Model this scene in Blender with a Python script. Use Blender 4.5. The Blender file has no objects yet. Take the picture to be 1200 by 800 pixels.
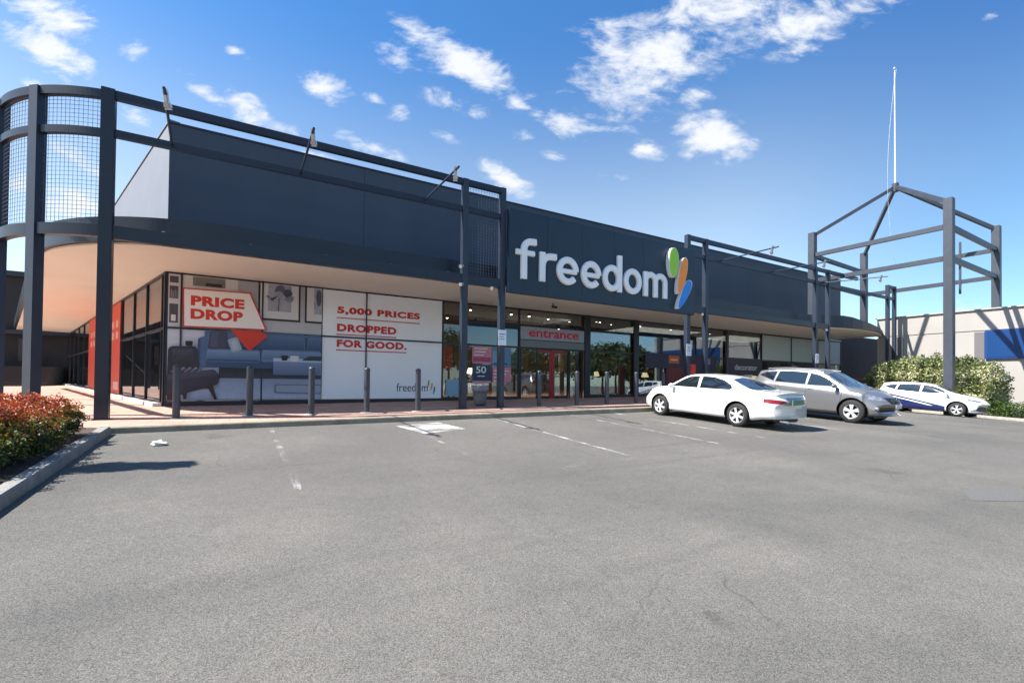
import bpy, bmesh, math, random
import numpy as np
from math import sin, cos, pi, radians, sqrt, exp, atan2
from mathutils import Vector, Matrix
random.seed(7); rng = np.random.default_rng(7)
S = bpy.context.scene
COL = S.collection

# ------------------------------------------------------------------ camera
cd = bpy.data.cameras.new('camera'); cam = bpy.data.objects.new('camera', cd); COL.objects.link(cam)
cd.sensor_fit = 'HORIZONTAL'; cd.sensor_width = 36; cd.lens = 555/1200*36
cd.shift_y = 40/1200; cd.clip_start = .05; cd.clip_end = 3000
cam.matrix_world = (Matrix.Translation((0, 0, 1.68)) @ Matrix.Rotation(radians(-30.7), 4, 'Z')
                    @ Matrix.Rotation(radians(90.77), 4, 'X') @ Matrix.Rotation(radians(.635), 4, 'Z'))
S.camera = cam

# ------------------------------------------------------------------ light
SUNDIR = Vector((.76, -.22, -1.0)).normalized()          # the way the light travels
sd = bpy.data.lights.new('sun', 'SUN'); sun = bpy.data.objects.new('sun', sd); COL.objects.link(sun)
sd.energy = 4.6; sd.angle = radians(.53); sd.color = (1.0, .955, .89)
sun.rotation_euler = SUNDIR.to_track_quat('-Z', 'Y').to_euler()
w = bpy.data.worlds.new('World'); S.world = w; w.use_nodes = True
S.view_settings.view_transform = 'Standard'; S.view_settings.look = 'None'
S.view_settings.gamma = 1; S.view_settings.use_curve_mapping = False
S.view_settings.exposure = 1.3
CLOUDS = [(0.283, 0.689, 0.228, 0.124, 35, 1), (0.447, 0.792, 0.228, 0.09, 10, 1), (0.175, 0.606, 0.093, 0.032, 25, 0.9), (0.211, 0.707, 0.104, 0.09, 20, 0.8), (0.638, 0.782, 0.186, 0.05, 12, 1), (0.593, 0.708, 0.062, 0.02, 10, 0.8), (0.426, 0.521, 0.095, 0.061, 0, 1.3), (0.384, 0.614, 0.05, 0.029, 15, 0.9), (0.285, 0.497, 0.054, 0.023, -12, 0.9), (0.117, 0.55, 0.083, 0.036, -10, 0.9), (0.231, 0.435, 0.05, 0.014, -5, 0.6), (0.025, 0.522, 0.037, 0.02, -10, 0.8), (-0.019, 0.428, 0.07, 0.034, -30, 1.1), (-0.116, 0.681, 0.174, 0.05, -29, 1.15), (-0.259, 0.698, 0.066, 0.036, -30, 0.9), (-0.403, 0.618, 0.066, 0.034, -15, 1), (-0.124, 0.588, 0.079, 0.025, -20, 0.7), (-0.248, 0.568, 0.027, 0.018, 0, 0.6), (-0.657, 0.606, 0.07, 0.02, -30, 1), (-0.578, 0.577, 0.058, 0.034, -35, 1), (-0.817, 0.692, 0.041, 0.029, -10, 0.8), (-0.989, 0.69, 0.137, 0.045, -28, 1.15), (-0.973, 0.767, 0.137, 0.045, -20, 1.1), (-1.031, 0.623, 0.031, 0.018, -15, 0.8), (-0.687, 0.647, 0.035, 0.011, -15, 0.6), (-0.936, 0.36, 0.114, 0.054, -10, 1), (-1.055, 0.409, 0.052, 0.041, 0, 0.9), (-0.957, 0.478, 0.062, 0.02, -30, 0.7), (-0.314, 0.496, 0.087, 0.023, -20, 0.9), (-0.496, 0.534, 0.052, 0.016, -20, 0.6), (1.006, 0.789, 0.029, 0.014, 30, 0.8), (-.80, .55, .05, .018, -25, .8), (-.88, .43, .06, .02, -28, .9), (-.60, .70, .04, .015, -30, .7), (-.30, .60, .03, .012, -20, .7), (.08, .48, .03, .014, -15, .7), (.16, .57, .03, .02, 10, .7), (.0, .60, .04, .014, -25, .7), (-.15, .52, .04, .012, -20, .6), (-0.422, 0.471, 0.073, 0.016, -20, 0.7), (-0.022, 0.343, 0.062, 0.027, -10, 0.5), (0.973, 0.169, 0.062, 0.018, 0, 0.6)]

def sky_nodes():
    nt = w.node_tree; nt.nodes.clear(); N = nt.nodes.new; L = nt.links.new
    def M(op, a, b=None, c=None, clamp=False):
        n = N('ShaderNodeMath'); n.operation = op; n.use_clamp = clamp
        for i, v in enumerate((a, b, c)):
            if v is None: continue
            if isinstance(v, (int, float)): n.inputs[i].default_value = v
            else: L(v, n.inputs[i])
        return n.outputs[0]
    def V(op, a, b):
        n = N('ShaderNodeVectorMath'); n.operation = op
        for i, v in enumerate((a, b)):
            if v is None: continue
            if isinstance(v, tuple): n.inputs[i].default_value = v
            else: L(v, n.inputs[i])
        return n
    sky = N('ShaderNodeTexSky'); sky.sky_type = 'NISHITA'; sky.sun_disc = False
    sky.sun_elevation = math.asin(-SUNDIR.z)
    sky.sun_rotation = atan2(-SUNDIR.x, -SUNDIR.y)
    sky.air_density = 1.0; sky.dust_density = .25; sky.ozone_density = 2.2; sky.altitude = 100
    tc = N('ShaderNodeTexCoord'); g = tc.outputs['Generated']
    a = radians(59.3)
    f = M('MAXIMUM', V('DOT_PRODUCT', g, (cos(a), sin(a), 0)).outputs['Value'], .02)
    u = M('DIVIDE', V('DOT_PRODUCT', g, (sin(a), -cos(a), 0)).outputs['Value'], f)
    v = M('DIVIDE', V('DOT_PRODUCT', g, (0, 0, 1)).outputs['Value'], f)
    cb = N('ShaderNodeCombineXYZ'); L(u, cb.inputs[0]); L(v, cb.inputs[1]); uv = cb.outputs[0]
    acc = None
    for (cu, cv, ra, rb, ang, s) in CLOUDS:
        ra *= 1.06; rb *= 1.08; s *= 1.05
        mp = N('ShaderNodeMapping'); mp.vector_type = 'TEXTURE'
        mp.inputs['Location'].default_value = (cu, cv, 0); mp.inputs['Rotation'].default_value = (0, 0, radians(ang))
        mp.inputs['Scale'].default_value = (ra, rb, 1); L(uv, mp.inputs['Vector'])
        le = V('LENGTH', mp.outputs[0], None).outputs['Value']
        m = M('MULTIPLY', M('SUBTRACT', 1.0, le), s)
        acc = m if acc is None else M('MAXIMUM', acc, m)
    # clouds elsewhere in the sky (seen in reflections), by plain noise on the cloud layer
    zz = M('MAXIMUM', V('DOT_PRODUCT', g, (0, 0, 1)).outputs['Value'], .03)
    sp = N('ShaderNodeSeparateXYZ'); L(g, sp.inputs[0])
    cl = N('ShaderNodeCombineXYZ'); L(M('DIVIDE', sp.outputs[0], zz), cl.inputs[0]); L(M('DIVIDE', sp.outputs[1], zz), cl.inputs[1])
    nb = N('ShaderNodeTexNoise'); nb.inputs['Scale'].default_value = 1.3; nb.inputs['Detail'].default_value = 5; L(cl.outputs[0], nb.inputs['Vector'])
    back = M('MULTIPLY', M('SUBTRACT', nb.outputs['Fac'], .53), 5.0)
    fr = V('DOT_PRODUCT', g, (cos(a), sin(a), 0)).outputs['Value']
    isback = M('LESS_THAN', fr, .02)
    acc = M('ADD', M('MULTIPLY', acc, M('SUBTRACT', 1.0, isback)), M('MULTIPLY', back, isback))
    n1 = N('ShaderNodeTexNoise'); n1.inputs['Scale'].default_value = 11; n1.inputs['Detail'].default_value = 7; n1.inputs['Roughness'].default_value = .62
    mp = N('ShaderNodeMapping'); mp.inputs['Rotation'].default_value = (0, 0, radians(28)); mp.inputs['Scale'].default_value = (.8, 1.5, 1); L(uv, mp.inputs['Vector'])
    L(mp.outputs[0], n1.inputs['Vector']); n1.inputs['Distortion'].default_value = .5
    n2 = N('ShaderNodeTexNoise'); n2.inputs['Scale'].default_value = 42; n2.inputs['Detail'].default_value = 6; n2.inputs['Roughness'].default_value = .6; L(mp.outputs[0], n2.inputs['Vector'])
    d = M('ADD', acc, M('MULTIPLY', M('SUBTRACT', n1.outputs['Fac'], .515), 3.0))
    d = M('ADD', d, M('MULTIPLY', M('SUBTRACT', n2.outputs['Fac'], .5), 1.1))
    d = M('MULTIPLY', d, M('MULTIPLY', M('ADD', acc, .22), 3.0, clamp=True))
    mr = N('ShaderNodeMapRange'); mr.interpolation_type = 'SMOOTHSTEP'; mr.inputs['From Min'].default_value = .0; mr.inputs['From Max'].default_value = 1.15
    L(d, mr.inputs['Value']); den = M('MULTIPLY', mr.outputs[0], .93)
    tint = N('ShaderNodeMix'); tint.data_type = 'RGBA'; tint.blend_type = 'MULTIPLY'; tint.inputs[0].default_value = 1
    # air clearer away from the sun and towards the zenith: a deeper, polarised-looking blue
    xr = V('DOT_PRODUCT', g, (sin(a), -cos(a), 0)).outputs['Value']; zc = M('MAXIMUM', V('DOT_PRODUCT', g, (0, 0, 1)).outputs['Value'], 0)
    cc = N('ShaderNodeCombineColor')
    def ss(x, lo, hi):
        n = N('ShaderNodeMapRange'); n.interpolation_type = 'SMOOTHSTEP'; n.inputs[1].default_value = lo; n.inputs[2].default_value = hi; L(x, n.inputs[0]); return n.outputs[0]
    hz = ss(zc, .3, .62); rt = ss(xr, .35, .72)
    for k, (lo, hi, r_) in enumerate(((1.14, .36, .52), (1.03, .71, .71), (.90, .96, .88))):
        L(M('MULTIPLY', M('MULTIPLY_ADD', hz, hi-lo, lo), M('MULTIPLY_ADD', rt, r_-1, 1.0)), cc.inputs[k])
    L(sky.outputs[0], tint.inputs[6]); L(cc.outputs[0], tint.inputs[7])
    mx = N('ShaderNodeMix'); mx.data_type = 'RGBA'; L(den, mx.inputs[0]); L(tint.outputs[2], mx.inputs[6]); mx.inputs[7].default_value = (4.2, 4.3, 4.5, 1)
    bg = N('ShaderNodeBackground'); bg.inputs[1].default_value = .098; L(mx.outputs[2], bg.inputs[0])
    out = N('ShaderNodeOutputWorld'); L(bg.outputs[0], out.inputs[0])
sky_nodes()

# ------------------------------------------------------------------ materials
MATS = {}
def mat(name, col, rough=.6, metal=0, var=0, scale=5, bump=0, bscale=40, spec=.5, coat=0, emit=0, stretch=None, col2=None):
    if name in MATS: return MATS[name]
    m = bpy.data.materials.new(name); m.use_nodes = True; nt = m.node_tree; b = nt.nodes['Principled BSDF']
    b.inputs['Base Color'].default_value = (*col, 1); b.inputs['Roughness'].default_value = rough; b.inputs['Metallic'].default_value = metal
    b.inputs['Specular IOR Level'].default_value = spec; b.inputs['Coat Weight'].default_value = coat; b.inputs['Coat Roughness'].default_value = .04
    tc = nt.nodes.new('ShaderNodeTexCoord')
    mp = nt.nodes.new('ShaderNodeMapping'); nt.links.new(tc.outputs['Object'], mp.inputs[0])
    if stretch: mp.inputs['Scale'].default_value = stretch
    if var or col2:
        n = nt.nodes.new('ShaderNodeTexNoise'); n.inputs['Scale'].default_value = scale; n.inputs['Detail'].default_value = 6; n.inputs['Roughness'].default_value = .65
        nt.links.new(mp.outputs[0], n.inputs['Vector'])
        r = nt.nodes.new('ShaderNodeMapRange'); r.inputs['From Min'].default_value = .3; r.inputs['From Max'].default_value = .7; nt.links.new(n.outputs['Fac'], r.inputs[0])
        mx = nt.nodes.new('ShaderNodeMix'); mx.data_type = 'RGBA'; nt.links.new(r.outputs[0], mx.inputs[0])
        c2 = col2 or tuple(c*(1+var) for c in col); c1 = tuple(c*(1-var) for c in col) if not col2 else col
        mx.inputs[6].default_value = (*c1, 1); mx.inputs[7].default_value = (*c2, 1); nt.links.new(mx.outputs[2], b.inputs['Base Color'])
    if bump:
        n = nt.nodes.new('ShaderNodeTexNoise'); n.inputs['Scale'].default_value = bscale; n.inputs['Detail'].default_value = 4
        nt.links.new(mp.outputs[0], n.inputs['Vector'])
        bp = nt.nodes.new('ShaderNodeBump'); bp.inputs['Strength'].default_value = bump; bp.inputs['Distance'].default_value = .02
        nt.links.new(n.outputs['Fac'], bp.inputs['Height']); nt.links.new(bp.outputs[0], b.inputs['Normal'])
    if emit: b.inputs['Emission Color'].default_value = (*col, 1); b.inputs['Emission Strength'].default_value = emit
    MATS[name] = m; return m

STEEL = mat('navy_steel', (.011, .017, .030), .38, 0, .18, 3, .04, 25)
STEEL2 = mat('slate_steel', (.024, .034, .055), .42, 0, .12, 3, .04, 25)
WALLG = mat('charcoal_cladding', (.046, .062, .090), .62, 0, .10, .6, .15, 3, stretch=(1, 1, .15))
SIDEW = mat('pale_grey_wall', (.175, .19, .225), .7, 0, .05, 1, .05, 20)
NAVY = mat('sign_navy', (.009, .026, .046), .42, 0, .08, 2)
FASC = mat('fascia_navy', (.010, .017, .031), .4, 0, .12, 2)
SOFF = mat('cream_soffit', (.80, .74, .62), .8, 0, .03, .8, .05, 10)
CONC = mat('concrete', (.34, .32, .28), .85, 0, .22, 6, .5, 60)
BEIGE = mat('beige_concrete', (.375, .355, .33), .85, 0, .05, .7, .1, 12)
DARKIN = mat('dark_inside', (.02, .02, .022), .8)
WHITE = mat('white_paint', (.8, .8, .8), .4)
BLK = mat('black_plastic', (.015, .015, .017), .45)
RED = mat('red_vinyl', (.50, .045, .03), .45)
ALU = mat('aluminium', (.55, .56, .57), .3, .8)
BLUEP = mat('blue_panel', (.02, .12, .42), .5, 0, .05, 2)

def asphalt():
    m = bpy.data.materials.new('asphalt'); m.use_nodes = True; nt = m.node_tree; b = nt.nodes['Principled BSDF']; N = nt.nodes.new; L = nt.links.new
    tc = N('ShaderNodeTexCoord'); o = tc.outputs['Object']
    def noise(s, d=5, r=.6, vec=o):
        n = N('ShaderNodeTexNoise'); n.inputs['Scale'].default_value = s; n.inputs['Detail'].default_value = d; n.inputs['Roughness'].default_value = r; L(vec, n.inputs[0]); return n.outputs['Fac']
    def mr(x, a, b_, c, d):
        n = N('ShaderNodeMapRange'); n.inputs[1].default_value = a; n.inputs[2].default_value = b_; n.inputs[3].default_value = c; n.inputs[4].default_value = d; L(x, n.inputs[0]); return n.outputs[0]
    def mul(a, b_):
        n = N('ShaderNodeMath'); n.operation = 'MULTIPLY'
        L(a, n.inputs[0])
        if isinstance(b_, float): n.inputs[1].default_value = b_
        else: L(b_, n.inputs[1])
        return n.outputs[0]
    def mix(f, a, c):
        n = N('ShaderNodeMix'); n.data_type = 'RGBA'
        L(f, n.inputs[0])
        for i, v in ((6, a), (7, c)):
            if isinstance(v, tuple): n.inputs[i].default_value = (*v, 1)
            else: L(v, n.inputs[i])
        return n.outputs[2]
    vo = N('ShaderNodeTexVoronoi'); vo.inputs['Scale'].default_value = 185; L(o, vo.inputs[0])       # the stones in the mix, each its own grey
    sp = N('ShaderNodeSeparateColor'); L(vo.outputs['Color'], sp.inputs[0])
    stones = mr(sp.outputs[0], 0, 1, .48, 1.62)
    fine = mr(noise(210, 3, .7), .3, .7, .72, 1.28)
    mid = mr(noise(7, 6, .7), .3, .7, .93, 1.08)
    big = noise(.28, 6, .62)
    base = mix(mr(big, .38, .62, 0, 1), (.134, .129, .116), (.196, .183, .159))
    base = mix(mr(noise(.11, 3, .5), .45, .6, 0, .6), base, (.162, .147, .135))
    tot = mul(mul(stones, fine), mid)
    vm = N('ShaderNodeVectorMath'); vm.operation = 'SCALE'; L(base, vm.inputs[0]); L(tot, vm.inputs['Scale'])
    mpn = N('ShaderNodeMapping'); mpn.inputs['Scale'].default_value = (.12, 1.7, 1); mpn.inputs['Rotation'].default_value = (0, 0, .09); L(o, mpn.inputs[0])
    lane = mr(noise(1.0, 5, .6, mpn.outputs[0]), .56, .70, 0, .35)
    base = mix(lane, base, (.108, .103, .098))
    drip = mr(noise(2.4, 4, .7), .63, .72, 0, .4)
    base = mix(drip, base, (.10, .096, .092))
    vm = N('ShaderNodeVectorMath'); vm.operation = 'SCALE'; L(base, vm.inputs[0]); L(tot, vm.inputs['Scale'])
    # oil drips and tar seams
    oil = mr(noise(.9, 2, .4), .70, .78, 0, .35)
    c = mix(oil, vm.outputs[0], (.05, .048, .045))
    wv = N('ShaderNodeTexVoronoi'); wv.feature = 'DISTANCE_TO_EDGE'; wv.inputs['Scale'].default_value = .22
    wd = N('ShaderNodeVectorMath'); wd.operation = 'ADD'; nn = N('ShaderNodeTexNoise'); nn.inputs['Scale'].default_value = .9; nn.inputs['Detail'].default_value = 5; L(o, nn.inputs[0])
    L(o, wd.inputs[0]); L(nn.outputs['Color'], wd.inputs[1]); L(wd.outputs[0], wv.inputs[0])
    cr = mul(mr(wv.outputs['Distance'], 0, .0035, .55, 0), mr(noise(.35, 2), .5, .6, 0, 1))
    c = mix(cr, c, (.05, .048, .046))
    # pale specks: chips and grit lying on the surface
    v2 = N('ShaderNodeTexVoronoi'); v2.inputs['Scale'].default_value = 2.3; L(o, v2.inputs[0])
    c = mix(mr(v2.outputs['Distance'], .012, .022, .7, 0), c, (.55, .53, .5))
    L(c, b.inputs['Base Color']); b.inputs['Roughness'].default_value = .88; b.inputs['Specular IOR Level'].default_value = .3
    bp = N('ShaderNodeBump'); bp.inputs['Strength'].default_value = .65; bp.inputs['Distance'].default_value = .012; L(tot, bp.inputs['Height']); L(bp.outputs[0], b.inputs['Normal'])
    MATS['asphalt'] = m; return m
ASPH = asphalt()

def paver():
    m = bpy.data.materials.new('terracotta_paving'); m.use_nodes = True; nt = m.node_tree; b = nt.nodes['Principled BSDF']; N = nt.nodes.new; L = nt.links.new
    tc = N('ShaderNodeTexCoord')
    br = N('ShaderNodeTexBrick'); br.inputs['Scale'].default_value = 1; br.inputs['Brick Width'].default_value = .3; br.inputs['Row Height'].default_value = .3; br.inputs['Mortar Size'].default_value = .006; br.offset = 0
    br.inputs['Color1'].default_value = (.44, .27, .205, 1); br.inputs['Color2'].default_value = (.49, .31, .24, 1); br.inputs['Mortar'].default_value = (.25, .16, .13, 1); br.inputs['Bias'].default_value = 0
    L(tc.outputs['Object'], br.inputs[0])
    n = N('ShaderNodeTexNoise'); n.inputs['Scale'].default_value = 1.6; n.inputs['Detail'].default_value = 7; L(tc.outputs['Object'], n.inputs[0])
    mx = N('ShaderNodeMix'); mx.data_type = 'RGBA'; mx.blend_type = 'MULTIPLY'; mx.inputs[0].default_value = 1
    r = N('ShaderNodeMapRange'); r.inputs[1].default_value = .3; r.inputs[2].default_value = .7; r.inputs[3].default_value = .82; r.inputs[4].default_value = 1.15; L(n.outputs[0], r.inputs[0])
    L(br.outputs[0], mx.inputs[6]); L(r.outputs[0], mx.inputs[7]); L(mx.outputs[2], b.inputs['Base Color']); b.inputs['Roughness'].default_value = .75
    MATS['paver'] = m; return m
PAVE = paver()

def worn_paint(name, cover, col=(.62, .61, .58)):
    m = bpy.data.materials.new(name); m.use_nodes = True; nt = m.node_tree; b = nt.nodes['Principled BSDF']; N = nt.nodes.new; L = nt.links.new
    b.inputs['Base Color'].default_value = (*col, 1); b.inputs['Roughness'].default_value = .8
    tc = N('ShaderNodeTexCoord'); a = N('ShaderNodeTexNoise'); a.inputs['Scale'].default_value = 55; a.inputs['Detail'].default_value = 4; L(tc.outputs['Object'], a.inputs[0])
    c = N('ShaderNodeTexNoise'); c.inputs['Scale'].default_value = 2.2; c.inputs['Detail'].default_value = 3; L(tc.outputs['Object'], c.inputs[0])
    ad = N('ShaderNodeMath'); ad.operation = 'MULTIPLY_ADD'; L(c.outputs[0], ad.inputs[0]); ad.inputs[1].default_value = .9; L(a.outputs[0], ad.inputs[2])
    r = N('ShaderNodeMapRange'); r.inputs[1].default_value = 1.12-cover*.35; r.inputs[2].default_value = 1.22-cover*.3; L(ad.outputs[0], r.inputs[0])
    ml = N('ShaderNodeMath'); ml.operation = 'MULTIPLY'; L(r.outputs[0], ml.inputs[0]); ml.inputs[1].default_value = min(1, .35+cover*.6)
    L(ml.outputs[0], b.inputs['Alpha']); MATS[name] = m; return m

def glass(name, tint=(.78, .84, .84), refl=1.0, haze=0.0):
    m = bpy.data.materials.new(name); m.use_nodes = True; nt = m.node_tree; nt.nodes.clear(); N = nt.nodes.new; L = nt.links.new
    fr = N('ShaderNodeFresnel'); fr.inputs[0].default_value = 1.62
    ml = N('ShaderNodeMath'); ml.operation = 'MULTIPLY_ADD'; L(fr.outputs[0], ml.inputs[0]); ml.inputs[1].default_value = .85*refl; ml.inputs[2].default_value = .035*refl; ml.use_clamp = True
    tr = N('ShaderNodeBsdfTransparent'); tr.inputs[0].default_value = (*tint, 1)
    gl = N('ShaderNodeBsdfGlossy'); gl.inputs['Roughness'].default_value = .012; gl.inputs[0].default_value = (.92, .95, 1, 1)
    mx = N('ShaderNodeMixShader'); L(ml.outputs[0], mx.inputs[0]); L(tr.outputs[0], mx.inputs[1]); L(gl.outputs[0], mx.inputs[2])
    o = N('ShaderNodeOutputMaterial'); L(mx.outputs[0], o.inputs[0]); MATS[name] = m; return m
GLASS = glass('shop_glass')

def leafmat(name, col, trans=.3):
    m = bpy.data.materials.new(name); m.use_nodes = True; nt = m.node_tree; b = nt.nodes['Principled BSDF']; N = nt.nodes.new; L = nt.links.new
    tc = N('ShaderNodeTexCoord'); n = N('ShaderNodeTexNoise'); n.inputs['Scale'].default_value = 9; n.inputs['Detail'].default_value = 3; L(tc.outputs['Object'], n.inputs[0])
    mx = N('ShaderNodeMix'); mx.data_type = 'RGBA'; r = N('ShaderNodeMapRange'); r.inputs[1].default_value = .35; r.inputs[2].default_value = .65; L(n.outputs[0], r.inputs[0]); L(r.outputs[0], mx.inputs[0])
    mx.inputs[6].default_value = (*[c*.65 for c in col], 1); mx.inputs[7].default_value = (*[c*1.35 for c in col], 1); L(mx.outputs[2], b.inputs['Base Color']); b.inputs['Roughness'].default_value = .5
    t = N('ShaderNodeBsdfTranslucent'); L(mx.outputs[2], t.inputs[0]); ms = N('ShaderNodeMixShader'); ms.inputs[0].default_value = trans
    L(b.outputs[0], ms.inputs[1]); L(t.outputs[0], ms.inputs[2]); L(ms.outputs[0], nt.nodes['Material Output'].inputs[0]); MATS[name] = m; return m

# ------------------------------------------------------------------ helpers
OFF = {}
def tag(o, label=None, cat=None, group=None, kind=None):
    if label: o['label'] = label
    if cat: o['category'] = cat
    if group: o['group'] = group
    if kind: o['kind'] = kind
    return o
def thing(name, loc, label, cat, group=None):
    o = bpy.data.objects.new(name, None); COL.objects.link(o); o.location = loc; o.empty_display_size = .2
    OFF[o.name] = Vector(loc); return tag(o, label, cat, group)
def root_off(p):
    while p is not None:
        if p.name in OFF: return OFF[p.name]
        p = p.parent
    return Vector((0, 0, 0))
def dup(root, loc=None, rot=None, label=None, group=None):
    def cp(o, par):
        c = o.copy(); COL.objects.link(c); c.parent = par
        for ch in list(o.children): cp(ch, c)
        return c
    r = cp(root, None)
    if loc is not None: r.location = loc
    if rot is not None: r.rotation_euler = rot
    if label: r['label'] = label
    if group: r['group'] = group
    return r
class MB:
    def __init__(s): s.v = []; s.f = []; s.m = []; s.sm = []
    def add(s, vs, fs, mi=0, smooth=False):
        n = len(s.v); s.v += [tuple(map(float, v)) for v in vs]
        for f in fs: s.f.append(tuple(i+n for i in f)); s.m.append(mi); s.sm.append(smooth)
        return s
    def box(s, x0, x1, y0, y1, z0, z1, mi=0):
        v = [(x0, y0, z0), (x1, y0, z0), (x1, y1, z0), (x0, y1, z0), (x0, y0, z1), (x1, y0, z1), (x1, y1, z1), (x0, y1, z1)]
        return s.add(v, [(3, 2, 1, 0), (4, 5, 6, 7), (0, 1, 5, 4), (1, 2, 6, 5), (2, 3, 7, 6), (3, 0, 4, 7)], mi)
    def beam(s, a, b, wd, ht, mi=0, up=(0, 0, 1)):
        a = Vector(a); b = Vector(b); d = (b-a).normalized(); u = Vector(up)
        if abs(d.dot(u)) > .98: u = Vector((0, 1, 0))
        r = d.cross(u).normalized(); u = r.cross(d)
        c = [(-1, -1), (1, -1), (1, 1), (-1, 1)]; v = [p + r*(wd/2*i) + u*(ht/2*j) for p in (a, b) for i, j in c]
        return s.add(v, [(0, 1, 2, 3), (7, 6, 5, 4), (0, 4, 5, 1), (1, 5, 6, 2), (2, 6, 7, 3), (3, 7, 4, 0)], mi)
    def cyl(s, a, b, r0, r1=None, n=16, mi=0, cap=True):
        r1 = r0 if r1 is None else r1; a = Vector(a); b = Vector(b); d = (b-a).normalized()
        u = Vector((0, 0, 1)) if abs(d.z) < .9 else Vector((1, 0, 0)); x = d.cross(u).normalized(); y = d.cross(x)
        v = [p + x*(r*cos(2*pi*i/n)) + y*(r*sin(2*pi*i/n)) for p, r in ((a, r0), (b, r1)) for i in range(n)]
        s.add(v, [(i, (i+1) % n, n+(i+1) % n, n+i) for i in range(n)], mi, True)
        if cap: s.add(v, [tuple(range(n))[::-1], tuple(range(n, 2*n))], mi)
        return s
    def lathe(s, prof, c=(0, 0, 0), axis='z', n=24, mi=0, smooth=True):
        v = []
        for r, h in prof:
            for i in range(n):
                a = 2*pi*i/n; p = (r*cos(a), r*sin(a), h)
                if axis == 'y': p = (p[0], p[2], p[1])
                v.append((p[0]+c[0], p[1]+c[1], p[2]+c[2]))
        fs = [(j*n+i, j*n+(i+1) % n, (j+1)*n+(i+1) % n, (j+1)*n+i) for j in range(len(prof)-1) for i in range(n)]
        return s.add(v, fs, mi, smooth)
    def prism(s, poly, d0, d1, plane='xz', mi=0):
        # poly in the plane, extruded from d0 to d1 along the third axis
        def P(p, d): return {'xz': (p[0], d, p[1]), 'xy': (p[0], p[1], d), 'yz': (d, p[0], p[1])}[plane]
        n = len(poly); v = [P(p, d0) for p in poly] + [P(p, d1) for p in poly]
        return s.add(v, [tuple(range(n)), tuple(range(n, 2*n))[::-1]] + [((i+1) % n, i, n+i, n+(i+1) % n) for i in range(n)], mi)
    def build(s, name, mats, parent=None, bevel=0, off=None):
        me = bpy.data.meshes.new(name); o_ = off if off is not None else root_off(parent)
        me.from_pydata([(v[0]-o_[0], v[1]-o_[1], v[2]-o_[2]) for v in s.v], [], s.f)
        mats = mats if isinstance(mats, (list, tuple)) else [mats]
        for m in mats: me.materials.append(m)
        me.polygons.foreach_set('material_index', s.m); me.polygons.foreach_set('use_smooth', s.sm)
        bm = bmesh.new(); bm.from_mesh(me); bmesh.ops.recalc_face_normals(bm, faces=bm.faces)
        if bevel: bmesh.ops.bevel(bm, geom=[e for e in bm.edges if len(e.link_faces) == 2 and e.calc_face_angle(0) > .6], offset=bevel, segments=2, affect='EDGES')
        bm.to_mesh(me); bm.free(); me.update()
        o = bpy.data.objects.new(name, me); COL.objects.link(o)
        if parent is not None: o.parent = parent
        return o
def text_geo(body, x0, z0, wd, ht, y, depth=.004, bold=0.0, sp=1.0):
    """flat or raised lettering in an XZ plane facing -Y; returns an MB"""
    c = bpy.data.curves.new('t', 'FONT'); c.body = body; c.size = 1; c.offset = bold; c.extrude = .5; c.space_character = sp; c.resolution_u = 5
    o = bpy.data.objects.new('t', c); COL.objects.link(o); dg = bpy.context.evaluated_depsgraph_get(); dg.update()
    me = bpy.data.meshes.new_from_object(o.evaluated_get(dg)); co = np.array([v.co[:] for v in me.vertices]); fs = [tuple(p.vertices) for p in me.polygons]
    bpy.data.objects.remove(o); bpy.data.curves.remove(c); bpy.data.meshes.remove(me)
    mn = co.min(0); mx = co.max(0); q = (co-mn)/(mx-mn)
    m = MB(); m.add([(x0+a*wd, y-depth*c_, z0+b*ht) for a, b, c_ in q], fs); return m
def road(X, Y):
    X = min(max(X, -60), 90); Y = min(max(Y, -70), 11.95); d = max(0, X-17)
    dip = .0022*d*d if d < 14 else .431+.0616*6*(1-exp(-(d-14)/6))
    return .051*Y + .007*min(X, 40) - dip
def pave(X, Y):
    d = min(max(0, X-17), 60); dip = .0022*d*d if d < 14 else .431+.0616*6*(1-exp(-(d-14)/6))
    return .72 + .009*X + .012*(min(Y, 50)-11.8) - .82*dip*(1 if Y < 14 else max(0, 1-(Y-14)/4))

# ------------------------------------------------------------------ ground
def grid(xs, ys, fn, name, m, kind='structure', thick=None):
    v = [(x, y, fn(x, y)) for y in ys for x in xs]; nx = len(xs)
    f = [(j*nx+i, j*nx+i+1, (j+1)*nx+i+1, (j+1)*nx+i) for j in range(len(ys)-1) for i in range(nx-1)]
    o = MB().add(v, f, 0, True).build(name, m); o['kind'] = kind; return o
xs = [-600, -300, -150, -90] + list(np.arange(-60, 91, 1.0)) + [150, 300, 600]
ys = [-600, -300, -150, -100] + list(np.arange(-70, 12, 1.0)) + [12.0, 30, 60, 150, 300, 600]
grid(xs, ys, lambda x, y: road(x, y)-(.3 if y > 12.1 else 0), 'car_park_asphalt', ASPH)
xs = np.concatenate([np.arange(-40, 39, 1.0), [38.12]])
def flat(x, y): return pave(x, y)
ys = [12.02, 13, 14, 15, 16, 17, 18, 19, 25, 50]
pv = grid(list(xs), ys, flat, 'pavement', PAVE)
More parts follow.
